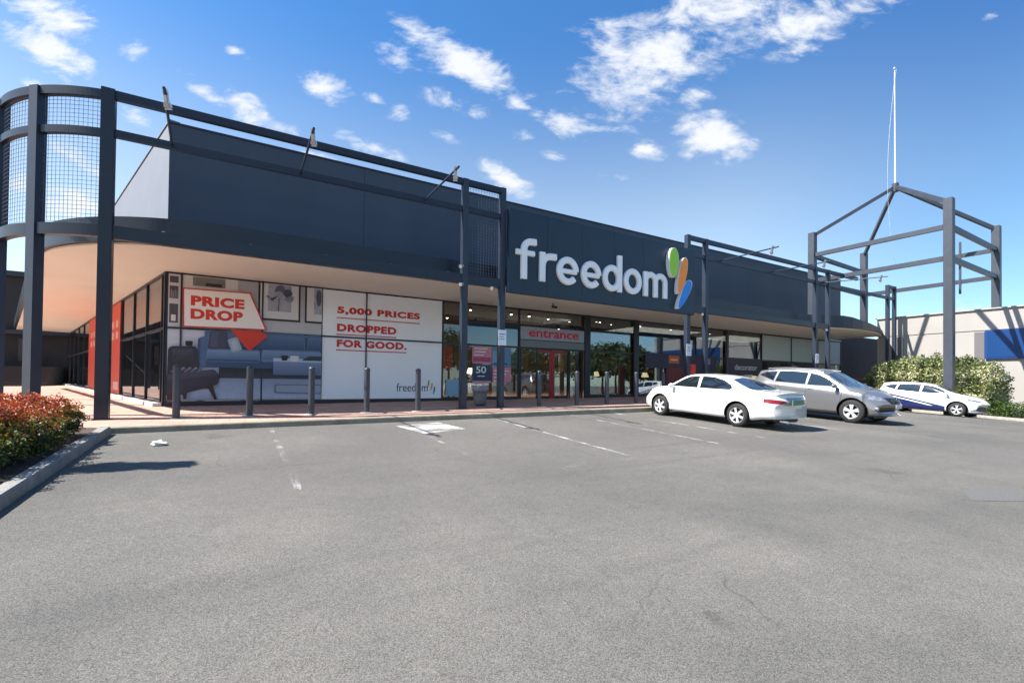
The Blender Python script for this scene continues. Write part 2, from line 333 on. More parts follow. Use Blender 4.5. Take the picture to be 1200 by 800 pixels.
# kerb: a concrete edge along the pavement
def kerb(path, wd, hfun, zb, name, side=1):
    m = MB(); n = len(path); L_ = []
    for i, p in enumerate(path):
        a = Vector(path[max(0, i-1)]); b = Vector(path[min(n-1, i+1)]); d = (b-a).normalized(); nr = Vector((-d.y, d.x))*side
        q = Vector(p); h = hfun(p[0], p[1])
        L_.append([(q.x, q.y, zb(p[0], p[1])-.15), (q.x+nr.x*.015, q.y+nr.y*.015, h-.02), (q.x+nr.x*.03, q.y+nr.y*.03, h), (q.x+nr.x*wd, q.y+nr.y*wd, h), (q.x+nr.x*wd, q.y+nr.y*wd, h-.25)])
    for i in range(n-1): m.add(L_[i]+L_[i+1], [(k, k+1, k+6, k+5) for k in range(4)])
    m.add(L_[0], [(0, 1, 2, 3, 4)]); m.add(L_[-1], [(4, 3, 2, 1, 0)])
    return m
KERB = mat('kerb_concrete', (.33, .30, .24), .9, 0, 0, 3.5, .6, 50, col2=(.20, .175, .12))
k = kerb([(x, 11.86) for x in np.arange(-2.2, 31, .8)], .28, lambda a, b: pave(a, 12.0)+.006, road, 'kerb').build('kerb', KERB); tag(k, kind='structure')
k = kerb([(-1.96, y) for y in np.arange(-2, 11.81, .6)]+[(-2.0, 11.84)], .17, lambda a, b: road(a, b)+.15, road, 'kerb').build('kerb', mat('grey_kerb', (.25, .24, .22), .9, 0, .25, 4, .6, 50)); tag(k, kind='structure')
SOIL = mat('garden_soil', (.075, .055, .04), .95, 0, .4, 12, .9, 30)
grid(list(np.arange(-14, -2.1, .5))+[-2.125], list(np.arange(-2, 12.1, .5)), lambda x, y: road(x, y)+.11+.02*sin(3*x)*sin(2*y), 'garden_bed', SOIL)
k = kerb([(32.3, y) for y in np.arange(-20, 12.0, .8)], .15, lambda a, b: road(a, b)+.13, road, 'kerb', -1).build('kerb', CONC); tag(k, kind='structure')
grid(list(np.arange(32.45, 38.2, .5))+[38.14], list(np.arange(-20, 14.1, .5)), lambda x, y: road(x, y)+.11, 'garden_bed', SOIL)

# painted marks on the asphalt
def strip(pts, wd, m, name, label, dz=.004):
    mb = MB(); P_ = []
    for (a, b) in zip(pts[:-1], pts[1:]):
        a = Vector(a); b = Vector(b); n = max(1, int((b-a).length/.3)); d = (b-a).normalized(); nr = Vector((-d.y, d.x))*wd/2
        for i in range(n):
            p = a+(b-a)*i/n; q = a+(b-a)*(i+1)/n
            mb.add([(r.x, r.y, road(r.x, r.y)+dz) for r in (p-nr, p+nr, q+nr, q-nr)], [(0, 1, 2, 3)])
    o = mb.build(name, m); return tag(o, kind='structure')
WP = worn_paint('worn_white_line', .31); WP2 = worn_paint('white_line', .52); WP3 = worn_paint('ghost_line', .13, (.3, .29, .27))
strip([(.78, 11.75), (.74, 6.35)], .09, WP, 'parking_line', '')
strip([(3.75, 11.7), (3.5, 6.45)], .09, WP, 'parking_line', '')
strip([(6.4, 11.75), (6.25, 6.35)], .1, WP2, 'parking_line', '')
strip([(9.17, 11.8), (9.1, 6.55)], .1, WP2, 'parking_line', '')
strip([(11.0, 11.8), (10.98, 6.6)], .1, WP2, 'parking_line', '')
strip([(14.7, 11.8), (14.7, 6.6)], .1, WP2, 'parking_line', '')
strip([(-1.5, 4.6), (1.5, 5.6), (4.6, 6.0)], .1, WP3, 'faded_line', '')
strip([(4.6, 6.0), (9.5, 6.35), (14, 6.3)], .1, WP3, 'faded_line', '', .005)
mb = MB(); Q = [(3.4, 11.15), (4.6, 11.45), (4.8, 10.2), (3.65, 9.85)]
mb.add([(x, y, road(x, y)+.008) for x, y in Q], [(0, 1, 2, 3)]); tag(mb.build('painted_patch', worn_paint('patch_paint', .8, (.55, .55, .52))), kind='structure')
mb = MB(); Q = [(9.2, 2.62), (9.95, 2.3), (9.2, 1.92), (8.45, 2.3)]
mb.add([(x, y, road(x, y)+.004) for x, y in Q], [(0, 1, 2, 3)]); tag(mb.build('asphalt_patch', mat('dark_asphalt', (.115, .112, .108), .9, 0, .3, 60, .5, 80)), kind='structure')

# ------------------------------------------------------------------ the shop building
DG = 18.5
DV = Vector((-.282, .959)); NV = Vector((-.959, -.282)); C0 = Vector((-1.8, DG))
def sd_pt(s, n=0): p = C0+DV*s+NV*n; return (p.x, p.y)
store = thing('shop_building', (0, DG, .8), 'long charcoal furniture shop with glazed front and a deep canopy', 'shop')
XE = 40.5; TOP = 9.80
# front wall above the canopy, with panel joints
mb = MB(); joints = [-1.8, 4.3, 10.4, 16.6, 22.6, 28.6, 34.6, XE]
for a, b in zip(joints[:-1], joints[1:]): mb.box(a+(.006 if a > -1.8 else 0), b-.006, DG, DG+.25, 5.12, TOP)
mb.box(-1.8, XE, DG+.03, DG+.24, 5.13, TOP-.02)
mb.build('front_wall', WALLG, store)
MB().box(-1.83, XE+.03, DG-.03, DG+.3, TOP+.003, TOP+.06).build('parapet_cap', FASC, store)
mb = MB(); a = sd_pt(0, 0); b = sd_pt(39, 0); ai = sd_pt(.02, -.25); bi = sd_pt(39, -.25)
mb.prism([a, b, bi, ai], 5.12, TOP+.02, 'xy'); mb.build('side_wall', SIDEW, store)
mb = MB(); mb.prism([sd_pt(-.02, .03), sd_pt(39, .03), sd_pt(39, -.27), sd_pt(-.02, -.27)], TOP+.064, TOP+.12, 'xy'); mb.build('parapet_cap', SIDEW, store)
MB().box(XE-.25, XE, DG+.26, 45, 5.12, TOP-.01).build('end_wall', WALLG, store)
mb = MB(); mb.prism([(-1.4, DG+.3), (XE-.3, DG+.3), (XE-.3, 50), (-10.5, 50)], 9.3, 9.4, 'xy'); mb.build('roof', mat('roof_metal', (.3, .3, .3), .6), store)
def sstep_(x): x = max(0, min(1, x)); return x*x*(3-2*x)
# canopy slab: rounded at the left corner, curving back to the beige wall at the right
def canopy_edge(off=0.0, n=44):
    r = 5.0-off; c = Vector((.05, 19.6)); pts = []
    for x, y in [(38.1, 14.75), (37.4, 14.5), (36.6, 14.24), (35.8, 14.05), (35, 13.93), (34, 13.86), (33, 13.86), (32, 13.95), (31.2, 14.1), (30.4, 14.32), (29.6, 14.52), (28.8, 14.6)]: pts.append((x, y+off))
    for i in range(n+1):
        a = radians(270 - (270-196.4)*i/n); pts.append((c.x+r*cos(a), c.y+r*sin(a)))
    e = C0+DV*31+NV*(3.0-off); pts.append((e.x, e.y)); return pts
ed = canopy_edge(.12); ed2 = canopy_edge(0)
inner = [sd_pt(31, -.3), sd_pt(0, -.3), (0, DG+.25), (XE-.3, DG+.25), (XE-.3, 18.3), (38.1, 18.3)]
mb = MB(); mb.prism(ed+inner, 5.062, 5.115, 'xy', 0); mb.build('soffit', SOFF, store)
mb = MB(); mb.prism(canopy_edge(.1)[11:]+[sd_pt(31, .01), sd_pt(-.01, .01), (-1.8, DG-.01), (28.8, DG-.01)], 5.66, 5.70, 'xy', 0); mb.build('canopy_top', WALLG, store)
MB().prism(canopy_edge(.1)[:12]+[(28.82, DG-.01), (38.1, DG-.01)], 5.16, 5.20, 'xy', 0).build('canopy_top', WALLG, store)
mb = MB(); n = len(ed2)
for i in range(n-1):
    (x0, y0), (x1, y1) = ed2[i], ed2[i+1]; (u0, v0), (u1, v1) = ed[i], ed[i+1]
    def zb(x): return 5.12
    def zt(x): return 5.74 if x < 29 else 5.74+.10*sin(min(1, (x-29)/4)*pi)-.50*sstep_((x-31)/7.1)
    mb.add([(x0, y0, zb(x0)), (x1, y1, zb(x1)), (x1, y1, zt(x1)), (x0, y0, zt(x0)), (u0, v0, zb(x0)), (u1, v1, zb(x1)), (u1, v1, zt(x1)), (u0, v0, zt(x0))],
           [(0, 1, 2, 3), (4, 7, 6, 5), (3, 2, 6, 7), (1, 0, 4, 5)], 0, False)
mb.build('fascia', FASC, store)
# plinth, head and glazing bays
GROUNDZ = lambda x: pave(x, DG)
bays = [-1.8, -1.42, .88, 4.4, 7.55, 8.64, 11.3, 15.28, 18.7, 22.8, 26.5, 30.1, 33.6, 37.1, XE]
TR = {6: 3.62}
for i, (a, b) in enumerate(zip(bays[:-1], bays[1:])):
    g = GROUNDZ((a+b)/2); door = (i == 6); tz = TR.get(i, 3.27)
    fr = MB(); wl = .05
    fr.box(a, a+.06, DG-.06, DG+.06, g, 5.06)
    if i == len(bays)-2: fr.box(b-.06, b, DG-.06, DG+.06, g, 5.06)
    fr.box(a+.06, b, DG-.055, DG+.055, 4.99, 5.058); fr.box(a+.06, b, DG-.055, DG+.055, tz-.04, tz+.04)
    if not door: fr.box(a+.06, b, DG-.07, DG+.07, g-.1, g+.14)
    f = fr.build('window_frame', FASC, store)
    e = b-(.06 if i == len(bays)-2 else 0)
    MB().box(a+.06, e, DG-.006, DG+.006, tz+.04, 4.99).build('pane', GLASS, f)
    if not door: MB().box(a+.06, e, DG-.006, DG+.006, g+.14, tz-.04).build('pane', GLASS, f)
    if i in (5, 6, 7):   # mid rail under the upper band
        MB().box(a+.06, b, DG-.05, DG+.05, 4.27, 4.33).build('glazing_rail', FASC, f)
for x in (15.1, 18.45, 8.45): MB().box(x, x+.34 if x > 9 else x+.1, DG-.16, DG-.075, GROUNDZ(x), 5.05).build('column', FASC, store)
for x in (22.72, 26.3): MB().box(x, x+.2, DG-.14, DG-.075, GROUNDZ(x), 5.05).build('column', STEEL2, store)
# entrance: header, sliding doors with a red frame
g = GROUNDZ(13.2)
MB().box(11.36, 15.1, DG-.11, DG-.07, 3.3, 3.62).build('door_header', mat('grey_header', (.16, .19, .22), .35), store)
dr = MB(); 
for x in (11.4, 12.3, 14.22, 15.0): dr.box(x, x+.06, DG-.03, DG+.03, g, 3.3)
dr.box(11.4, 15.06, DG-.028, DG+.028, 3.22, 3.298)
d0 = dr.build('door_frame', FASC, store)
for (a, b) in ((11.46, 12.3), (14.28, 15.0)): MB().box(a, b, DG-.005, DG+.005, g, 3.22).build('pane', GLASS, d0)
RF = mat('red_frame', (.30, .015, .02), .4)
for (a, b, rs) in ((12.36, 13.22, 1), (13.24, 14.22, 0)):
    m_ = MB(); m_.box(a, a+.07, DG+.05, DG+.09, g, 3.2, 1-rs and 0 or 1) if rs else m_.box(a, a+.16, DG+.05, DG+.09, g, 3.2, 0)
    m_.box(b-(.14 if rs else .07), b, DG+.05, DG+.09, g, 3.2, 0 if rs else 1); x0_, x1_ = (a+.07, b-.14) if rs else (a+.16, b-.07)
    m_.box(x0_, x1_, DG+.052, DG+.088, 3.08, 3.2, 0); m_.box(x0_, x1_, DG+.052, DG+.088, g, g+.12, 1); m_.box(x0_, x1_, DG+.055, DG+.085, 1.95, 2.0, 1)
    dd = m_.build('sliding_door', [RF, FASC], store)
    MB().box(x0_, x1_, DG+.068, DG+.072, g+.12, 3.08).build('pane', GLASS, dd)
# side glazing along the left wall
sb = [0, .37, 2.76, 5.17, 7.9, 13.4, 19.07, 22, 25, 28, 31, 34, 39]
def sidebox(mb, s0, s1, n0, n1, z0, z1): mb.prism([sd_pt(s0, n0), sd_pt(s1, n0), sd_pt(s1, n1), sd_pt(s0, n1)], z0, z1, 'xy')
for i, (a, b) in enumerate(zip(sb[:-1], sb[1:])):
    g = pave(*sd_pt((a+b)/2)); fr = MB(); ww = .06 if i else .10
    sidebox(fr, a, a+ww, -.05, .05, g-.1, 5.06); sidebox(fr, a+ww, b, -.05, .05, 4.99, 5.058); sidebox(fr, a+ww, b, -.05, .05, 3.23, 3.31); sidebox(fr, a+ww, b, -.05, .06, g-.15, g+.14)
    f = fr.build('window_frame', FASC, store)
    p = MB(); sidebox(p, a+ww, b, -.006, .006, 3.31, 4.99); p.build('pane', GLASS, f)
    p = MB(); sidebox(p, a+ww, b, -.006, .006, g+.14, 3.23); p.build('pane', GLASS, f)
# low pale sill outside the side glazing
p = MB()
for a in range(0, 39, 3): sidebox(p, a, a+3, .07, .30, .6, pave(*sd_pt(a+1.5))+.10)
p.build('sill', mat('pale_sill', (.6, .55, .5), .7), store)
# inside: floor, ceiling, back and end walls
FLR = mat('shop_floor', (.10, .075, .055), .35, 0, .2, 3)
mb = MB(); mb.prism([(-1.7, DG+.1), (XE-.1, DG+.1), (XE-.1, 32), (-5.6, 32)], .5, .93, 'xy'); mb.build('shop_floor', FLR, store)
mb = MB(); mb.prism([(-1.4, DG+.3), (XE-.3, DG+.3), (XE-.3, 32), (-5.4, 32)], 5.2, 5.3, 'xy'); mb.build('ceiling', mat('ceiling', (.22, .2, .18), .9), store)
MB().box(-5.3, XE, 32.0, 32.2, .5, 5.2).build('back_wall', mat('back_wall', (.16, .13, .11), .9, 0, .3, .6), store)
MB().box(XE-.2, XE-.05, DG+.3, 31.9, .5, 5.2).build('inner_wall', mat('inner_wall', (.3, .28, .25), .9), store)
# sky reflection painted as pale sheets on the right-hand upper panes
SKY_SHEEN = mat('pale_sky_sheen', (.40, .50, .50), .35)
for a, b in ((30.18, 33.58), (33.68, 37.08), (37.18, XE-.08)): MB().box(a, b, DG-.02, DG-.012, 3.33, 4.97).build('sky_sheen_panel', SKY_SHEEN, store)
# dark recessed wall beyond the right end of the glazing
rw = MB().box(XE+.02, 52, DG, DG+.25, -.2, 5.6).build('recess_wall', mat('dark_render', (.055, .055, .06), .85, 0, .1, 2), store)
for z in (.75, 1.1, 1.45, 1.8, 2.15): MB().box(XE+.1, 46, DG-.10, DG-.02, z, z+.14).build('timber_slat', mat('red_timber', (.16, .05, .03), .7, 0, .3, 4), store)

# downlights in the shop and under the canopy
LAMP = mat('lamp_glow', (1.0, .78, .5), .5, emit=14)
def downlight(i, x, y, z, lab):
    r = thing('ceiling_spotlight', (x, y, z), lab, 'spotlight', 'spotlights on the shop ceiling')
    MB().cyl((x, y, z), (x, y, z-.16), .06, n=10).build('housing', BLK, r); MB().cyl((x, y, z-.161), (x, y, z-.175), .05, n=10).build('lens', LAMP, r)
k = 0
for x in (9.7, 11.9, 13.3, 14.5, 15.9, 16.9, 17.7, 18.9, 20.5, 23.4, 25.0, 27.6):
    for y in (20.2, 23.5):
        xx = x+random.uniform(-.3, .3); k += 1
        downlight(k, xx, y+random.uniform(-.3, .6), 5.19, 'small warm spotlight on the dark shop ceiling behind the front glass')
for i, (x, y) in enumerate([(13, 22), (24, 22), (5, 24), (33, 22)]):  # added area lights without fittings, to brighten the shop interior
    l = bpy.data.lights.new('shop_fill_light', 'AREA'); l.shape = 'RECTANGLE'; l.size = 6; l.size_y = 3; l.energy = 70; l.color = (1, .85, .66)
    o = bpy.data.objects.new('shop_fill_light', l); COL.objects.link(o); o.location = (x, y, 5.1)

# ------------------------------------------------------------------ steel frames in front
PY = 14.0
def post(mb, x, y, z0, z1, w_=.22): mb.box(x-w_/2, x+w_/2, y-w_/2, y+w_/2, z0, z1)
def mesh_panel(path, z0, z1, name, parent, pitch=.095):
    mb = MB(); t = .0065
    L_ = [0]; 
    for a, b in zip(path[:-1], path[1:]): L_.append(L_[-1]+(Vector(b)-Vector(a)).length)
    def at(s):
        for i in range(len(path)-1):
            if s <= L_[i+1] or i == len(path)-2:
                f = (s-L_[i])/(L_[i+1]-L_[i]); return Vector(path[i]).lerp(Vector(path[i+1]), f)
    n = max(2, round(L_[-1]/pitch))
    for i in range(n+1):
        p = at(L_[-1]*i/n); mb.beam((p.x, p.y, z0), (p.x, p.y, z1), t, t)
    z = z0
    while z <= z1+.001:
        for a, b in zip(path[:-1], path[1:]): mb.beam((a[0], a[1]-.012, z), (b[0], b[1]-.012, z), t, t)
        z += pitch
    return mb.build(name, mat('wire_mesh', (.09, .11, .15), .5, .3), parent)
fl = thing('steel_frame', (-2.5, PY, pave(-2.5, PY)), 'dark navy steel frame with rounded mesh corner left of the big name sign', 'steel frame')
X1, X2, X3 = -2.5, 6.46, 7.86
PARC = (Vector((-1.85, 17.2)), 3.2)
def arcp(a, dr=0): return (PARC[0].x+(PARC[1]+dr)*cos(radians(a)), PARC[0].y+(PARC[1]+dr)*sin(radians(a)))
for x in (X1, X2, X3):
    z0 = pave(x, PY); m_ = MB(); wd = .25 if x == X1 else .2; m_.box(x-wd/2, x+wd/2, PY-wd/2, PY+wd/2, z0, 8.26); m_.box(x-.17, x+.17, PY-.17, PY+.17, z0, z0+.015)
    m_.build('post', STEEL if x == X1 else STEEL2, fl, .008)
for a in (231.1, 203.2):
    x, y = arcp(a); c_ = Vector((cos(radians(a)), sin(radians(a)))); n_ = Vector((-c_.y, c_.x)); q = [(x+c_.x*i*.11+n_.x*j*.11, y+c_.y*i*.11+n_.y*j*.11) for i, j in ((-1, -1), (1, -1), (1, 1), (-1, 1))]
    MB().prism(q, pave(x, y), 8.25, 'xy').build('post', STEEL2, fl)
for k_ in range(1, 7):
    p = Vector(arcp(196.4))+DV*(.6+4.1*k_); MB().box(p.x-.11, p.x+.11, p.y-.11, p.y+.11, pave(p.x, p.y), 8.25).build('post', STEEL, fl)
def rails(x0, x1, z, h, d, nm, parent, m=STEEL): MB().box(x0, x1, PY-d/2, PY+d/2, z-h/2, z+h/2).build(nm, m, parent)
for a, b in ((X1+.126, X2-.101), (X2+.101, X3-.101)):
    rails(a, b, 8.16, .19, .14, 'top_rail', fl); rails(a, b, 7.28, .17, .12, 'middle_rail', fl); rails(a, b, 5.0, .3, .16, 'lower_beam', fl)
def ring(z, h, d, nm):
    m_ = MB(); A = [257.6-61.2*i/36 for i in range(37)]; pts = [(arcp(a, d/2), arcp(a, -d/2)) for a in A]
    e = Vector(arcp(196.4, d/2))+DV*25; f_ = Vector(arcp(196.4, -d/2))+DV*25; pts.append(((e.x, e.y), (f_.x, f_.y)))
    v = [(q[0], q[1], zz) for p in pts for q in p for zz in (z-h/2, z+h/2)]; n = len(pts)
    for i in range(n-1):
        k_ = 4*i; m_.add(v[k_:k_+8], [(0, 4, 5, 1), (2, 3, 7, 6), (1, 5, 7, 3), (0, 2, 6, 4)])
    m_.build(nm, STEEL, fl)
ring(8.16, .19, .14, 'curved_rail'); ring(7.28, .17, .12, 'curved_rail'); ring(5.02, .26, .16, 'curved_beam')
for a0, a1 in ((257.6, 231.1), (231.1, 203.2)):
    pth = [arcp(a0+(a1-a0)*i/6) for i in range(7)]
    mesh_panel(pth, 5.2, 7.18, 'mesh_panel', fl); mesh_panel(pth, 7.38, 8.05, 'mesh_panel', fl)
mesh_panel([(X2+.1, PY), (X3-.1, PY)], 5.2, 7.18, 'mesh_panel', fl, .10); mesh_panel([(X2+.1, PY), (X3-.1, PY)], 7.38, 8.05, 'mesh_panel', fl, .10)
m_ = MB()
for x in np.arange(-1.5, 6.5, 1.9): m_.beam((x, PY+.08, 5.12), (x, 14.72, 5.35), .06, .06)
m_.build('bracket', STEEL2, fl)
fr_ = thing('steel_frame', (17.3, PY, pave(17.3, PY)), 'dark navy steel frame with floodlight arms right of the big name sign', 'steel frame')
XR = [17.26, 18.47, 27.84, 29.2, 36.7, 37.65]
for x in XR:
    z0 = pave(x, PY) if x < 35 else pave(x, 13.9); MB().box(x-.1, x+.1, PY-.1, PY+.1, z0, 8.26).build('post', STEEL2, fr_, .008)
for a, b in zip(XR[:-1], XR[1:]):
    if b > 35 and a < 30:
        rails(a+.101, 32.6, 8.16, .19, .14, 'top_rail', fr_, STEEL2); rails(a+.101, b-.101, 7.42, .17, .12, 'middle_rail', fr_, STEEL2)
    else:
        rails(a+.101, b-.101, 8.16, .19, .14, 'top_rail', fr_, STEEL2); rails(a+.101, b-.101, 7.42, .17, .12, 'middle_rail', fr_, STEEL2)
    if b < 30: rails(a+.101, b-.101, 5.02, .28, .16, 'lower_beam', fr_, STEEL)
# long reaching floodlights
def floodlight(name, base, tip, label, group='floodlights reaching out from the steel frames'):
    r = thing(name, base, label, 'floodlight', group); b = Vector(base); t = Vector(tip); d = (t-b).normalized()
    MB().cyl(b, t, .028, n=8).build('arm', STEEL2, r)
    q = t - d*.25; m_ = MB(); m_.beam((q.x, q.y, q.z+.10), (q.x+.03, q.y+.08, q.z-.14), .08, .08); m_.beam((q.x+.03, q.y+.075, q.z-.12), (q.x+.05, q.y+.12, q.z-.22), .12, .11)
    m_.build('lamp_head', ALU, r, .02)
    MB().beam((q.x+.051, q.y+.122, q.z-.224), (q.x+.053, q.y+.126, q.z-.234), .1, .09).build('lamp_glass', WHITE, r)
floodlight('floodlight', (-1.31, 13.93, 7.3), (-1.15, 10.8, 7.05), 'floodlight on a long arm, nearest the rounded mesh corner of the frame')
floodlight('floodlight', (1.55, 13.93, 7.3), (1.45, 10.9, 7.08), 'floodlight on a long arm above the sofa picture, middle of the left frame')
floodlight('floodlight', (5.1, 13.93, 7.3), (4.85, 10.9, 7.08), 'floodlight on a long arm just left of the small square mesh panel')
floodlight('floodlight', (19.5, 13.93, 7.42), (18.9, 10.9, 7.25), 'floodlight on a thin arm just right of the blue petal of the name sign')
floodlight('floodlight', (23.6, 13.93, 7.42), (23.0, 10.9, 7.25), 'floodlight on a thin arm near the pair of posts left of the pavilion frame')
floodlight('floodlight', (28.4, 13.93, 7.42), (28.6, 10.9, 7.25), 'floodlight on a thin arm between the pair of posts below the pavilion frame')

# ------------------------------------------------------------------ name sign
sg = thing('name_sign', (12.6, 13.85, 4.7), 'dark navy shop sign with white word and three coloured petals over entrance', 'shop sign')
mb = MB()
px_ = [7.98, 9.55, 11.12, 12.69, 14.26, 15.83, 17.40]
for a, b in zip(px_[:-1], px_[1:]): mb.box(a, b-.008, 13.72, 13.9, 4.7, 7.54)
mb.box(7.99, 17.39, 13.74, 13.89, 4.71, 7.53)
mb.build('sign_panel', NAVY, sg)

# stroked letters with rounded joins, each one mesh
LW = mat('letter_white', (.80, .82, .84), .35)
def offset_outline(pts, w_, closed=False):
    n = len(pts); out = []
    for i in range(n):
        p = Vector(pts[i]); a = Vector(pts[(i-1) % n]) if closed or i > 0 else None; b = Vector(pts[(i+1) % n]) if closed or i < n-1 else None
        d = ((p-a).normalized() if a is not None else Vector((0, 0)))+((b-p).normalized() if b is not None else Vector((0, 0)))
        d.normalize(); out.append((p, Vector((-d.y, d.x))))
    return [p+nn*w_/2 for p, nn in out], [p-nn*w_/2 for p, nn in out]
def stroke(mb, pts, w_, y0, y1, closed=False):
    A, B = offset_outline(pts, w_, closed); n = len(pts); bv = .035
    A2, B2 = offset_outline(pts, w_-2*bv, closed)
    v = []
    for i in range(n): v += [(A[i].x, y1, A[i].y), (A[i].x, y0+bv, A[i].y), (A2[i].x, y0, A2[i].y), (B2[i].x, y0, B2[i].y), (B[i].x, y0+bv, B[i].y), (B[i].x, y1, B[i].y)]
    fs = []
    for i in range(n if closed else n-1):
        k_ = 6*i; j = 6*((i+1) % n); fs += [(k_+q, k_+q+1, j+q+1, j+q) for q in range(5)]
    if not closed: fs += [tuple(range(6)), tuple(range(6*(n-1), 6*n))[::-1]]
    mb.add(v, fs)
def ell(cx, cz, rx, rz, a0, a1, n): return [(cx+rx*cos(radians(a0+(a1-a0)*i/n)), cz+rz*sin(radians(a0+(a1-a0)*i/n))) for i in range(n+1)]
Z0 = 5.2; XH = 1.02; SW = .235; YF, YB = 13.60, 13.719
def letter(kind, x, wd):
    m_ = MB(); h = SW/2; c = x+wd/2; rz = XH/2-h; rx = wd/2-h; e = .0015
    if kind == 'o': stroke(m_, ell(c, Z0+XH/2, rx, rz, 0, 360, 30)[:-1], SW, YF, YB, True)
    if kind == 'e':
        stroke(m_, ell(c, Z0+XH/2, rx, rz, 0, 318, 26), SW, YF, YB); stroke(m_, [(x+h*1.2, Z0+XH/2-.02), (x+wd-h*.9, Z0+XH/2-.02)], .17, YF+.002, YB-e)
    if kind == 'd':
        stroke(m_, ell(c-.02, Z0+XH/2, rx-.02, rz, 0, 360, 30)[:-1], SW, YF, YB, True); stroke(m_, [(x+wd-h, Z0), (x+wd-h, Z0+1.42)], SW, YF-.002, YB-e)
    if kind == 'f':
        stroke(m_, [(x+.32, Z0), (x+.32, Z0+.95)]+ell(x+.32+.27, Z0+1.02, .27, .28, 180, 95, 7)+[(x+wd+.02, Z0+1.31)], SW, YF, YB); stroke(m_, [(x, Z0+.90), (x+wd-.05, Z0+.90)], .18, YF-.002, YB-e)
    if kind == 'r':
        stroke(m_, [(x+h, Z0), (x+h, Z0+XH)], SW, YF-.002, YB-e); stroke(m_, [(x+h, Z0+.52)]+ell(x+h+.36, Z0+.55, .36, .36, 165, 95, 6)+[(x+wd, Z0+.92)], SW, YF, YB)
    if kind == 'm':
        stroke(m_, [(x+h, Z0), (x+h, Z0+XH-.03)], SW, YF-.002, YB-e); q = (wd-SW)/2
        for j in range(2): stroke(m_, ell(x+h+q*(j+.5), Z0+XH-h-.26, q/2+.0, .26, 170, 0, 9)+[(x+h+q*(j+1), Z0)], SW, YF+.002*j, YB-e*(j+2))
    return m_
for kd, x, wd in (('f', 8.22, .78), ('r', 9.18, .70), ('e', 9.92, .98), ('e', 11.02, .96), ('d', 12.06, .98), ('o', 13.14, .96), ('m', 14.22, 1.36)):
    letter(kd, x, wd).build('letter', LW, sg)
def rnd(P, r=.07, n=4):
    Q = []
    for i in range(len(P)):
        p = Vector(P[i]); a = Vector(P[i-1])-p; b = Vector(P[(i+1) % len(P)])-p; k = min(r, a.length*.45, b.length*.45); u = p+a.normalized()*k; v = p+b.normalized()*k
        Q += [tuple(u*(1-t)**2+p*2*t*(1-t)+v*t*t) for t in [j/n for j in range(n+1)]]
    return Q
def smooth_poly(P, it=2):
    for _ in range(it):
        Q = []
        for i in range(len(P)):
            a = P[i]; b = P[(i+1) % len(P)]; Q += [(a[0]*.75+b[0]*.25, a[1]*.75+b[1]*.25), (a[0]*.25+b[0]*.75, a[1]*.25+b[1]*.75)]
        P = Q
    return P
PET = {'green': ([(15.89, 7.42), (16.09, 7.3), (16.2, 6.95), (16.13, 6.47), (15.96, 6.13), (15.75, 6.12), (15.6, 6.4), (15.56, 6.86), (15.66, 7.27)], (.30, .62, .03)),
       'orange': ([(16.59, 7.1), (16.76, 6.98), (16.73, 6.47), (16.54, 5.88), (16.25, 5.47), (16.08, 5.47), (16.1, 5.91), (16.24, 6.56), (16.38, 6.96)], (.95, .27, .01)),
       'blue': ([(16.9, 6.15), (17.07, 6.04), (16.95, 5.69), (16.6, 5.17), (16.25, 4.84), (16.08, 4.85), (16.2, 5.21), (16.48, 5.8), (16.72, 6.1)], (.01, .22, .72))}
for nm, (P, c) in PET.items():
    P = smooth_poly(P); o = MB().prism(P, 13.56, 13.719).build('petal', WHITE, sg)
    cx = sum(p[0] for p in P)/len(P); cz = sum(p[1] for p in P)/len(P); P2 = [(cx+(p[0]-cx)*.9, cz+(p[1]-cz)*.955) for p in P]
    MB().prism(P2, 13.545, 13.558).build('petal_face', mat('petal_'+nm, c, .35), o)

# ------------------------------------------------------------------ window pictures and lettering
def C(r, g, b): return tuple(((c/255+.055)/1.055)**2.4 if c > 10 else c/3294 for c in (r, g, b))
class Pic:
    """a printed picture: flat shapes a fraction of a millimetre in front of each other, one mesh"""
    def __init__(s, y): s.mb = MB(); s.mats = []; s.y = y; s.k = 0
    def mi(s, m):
        if m not in s.mats: s.mats.append(m)
        return s.mats.index(m)
    def poly(s, P, m, dy=.0012):
        s.k += 1; y = s.y-.004-s.k*dy; s.mb.add([(p[0], y, p[1]) for p in P], [tuple(range(len(P)))], s.mi(m))
    def rect(s, x0, x1, z0, z1, m): s.poly([(x0, z0), (x1, z0), (x1, z1), (x0, z1)], m)
    def tones(s, x0, x1, z0, z1, c0, c1, n=8, v=.04, horiz=False):
        # the printed photograph's soft tones, as steps of slightly different ink
        s.k += 1; y = s.y-.004-s.k*.0012
        for i in range(n):
            c = [int(round((a+(b-a)*(i+.5)/n)/3)*3) for a, b in zip(c0, c1)]; a, b = i/n, (i+1)/n
            q = (x0+(x1-x0)*a, x0+(x1-x0)*b, z0, z1) if horiz else (x0, x1, z0+(z1-z0)*a, z0+(z1-z0)*b)
            s.mb.add([(q[0], y, q[2]), (q[1], y, q[2]), (q[1], y, q[3]), (q[0], y, q[3])], [(0, 1, 2, 3)], s.mi(pm(*c, v, 5)))
    def text(s, body, x0, z0, wd, ht, m, bold=.0, sp=1.0):
        s.k += 1; t = text_geo(body, x0, z0, wd, ht, s.y-.004-s.k*.0012, .001, bold, sp); n = len(s.mb.v); s.mb.add(t.v, t.f, s.mi(m))
    def build(s, name, label, cat, group=None): return tag(s.mb.build(name, s.mats), label, cat, group)
def pm(r, g, b, v=.0, sc=4): return mat('print_%d_%d_%d' % (r, g, b), C(r, g, b), .45, 0, v, sc)
YP = DG-.075
p = Pic(YP)
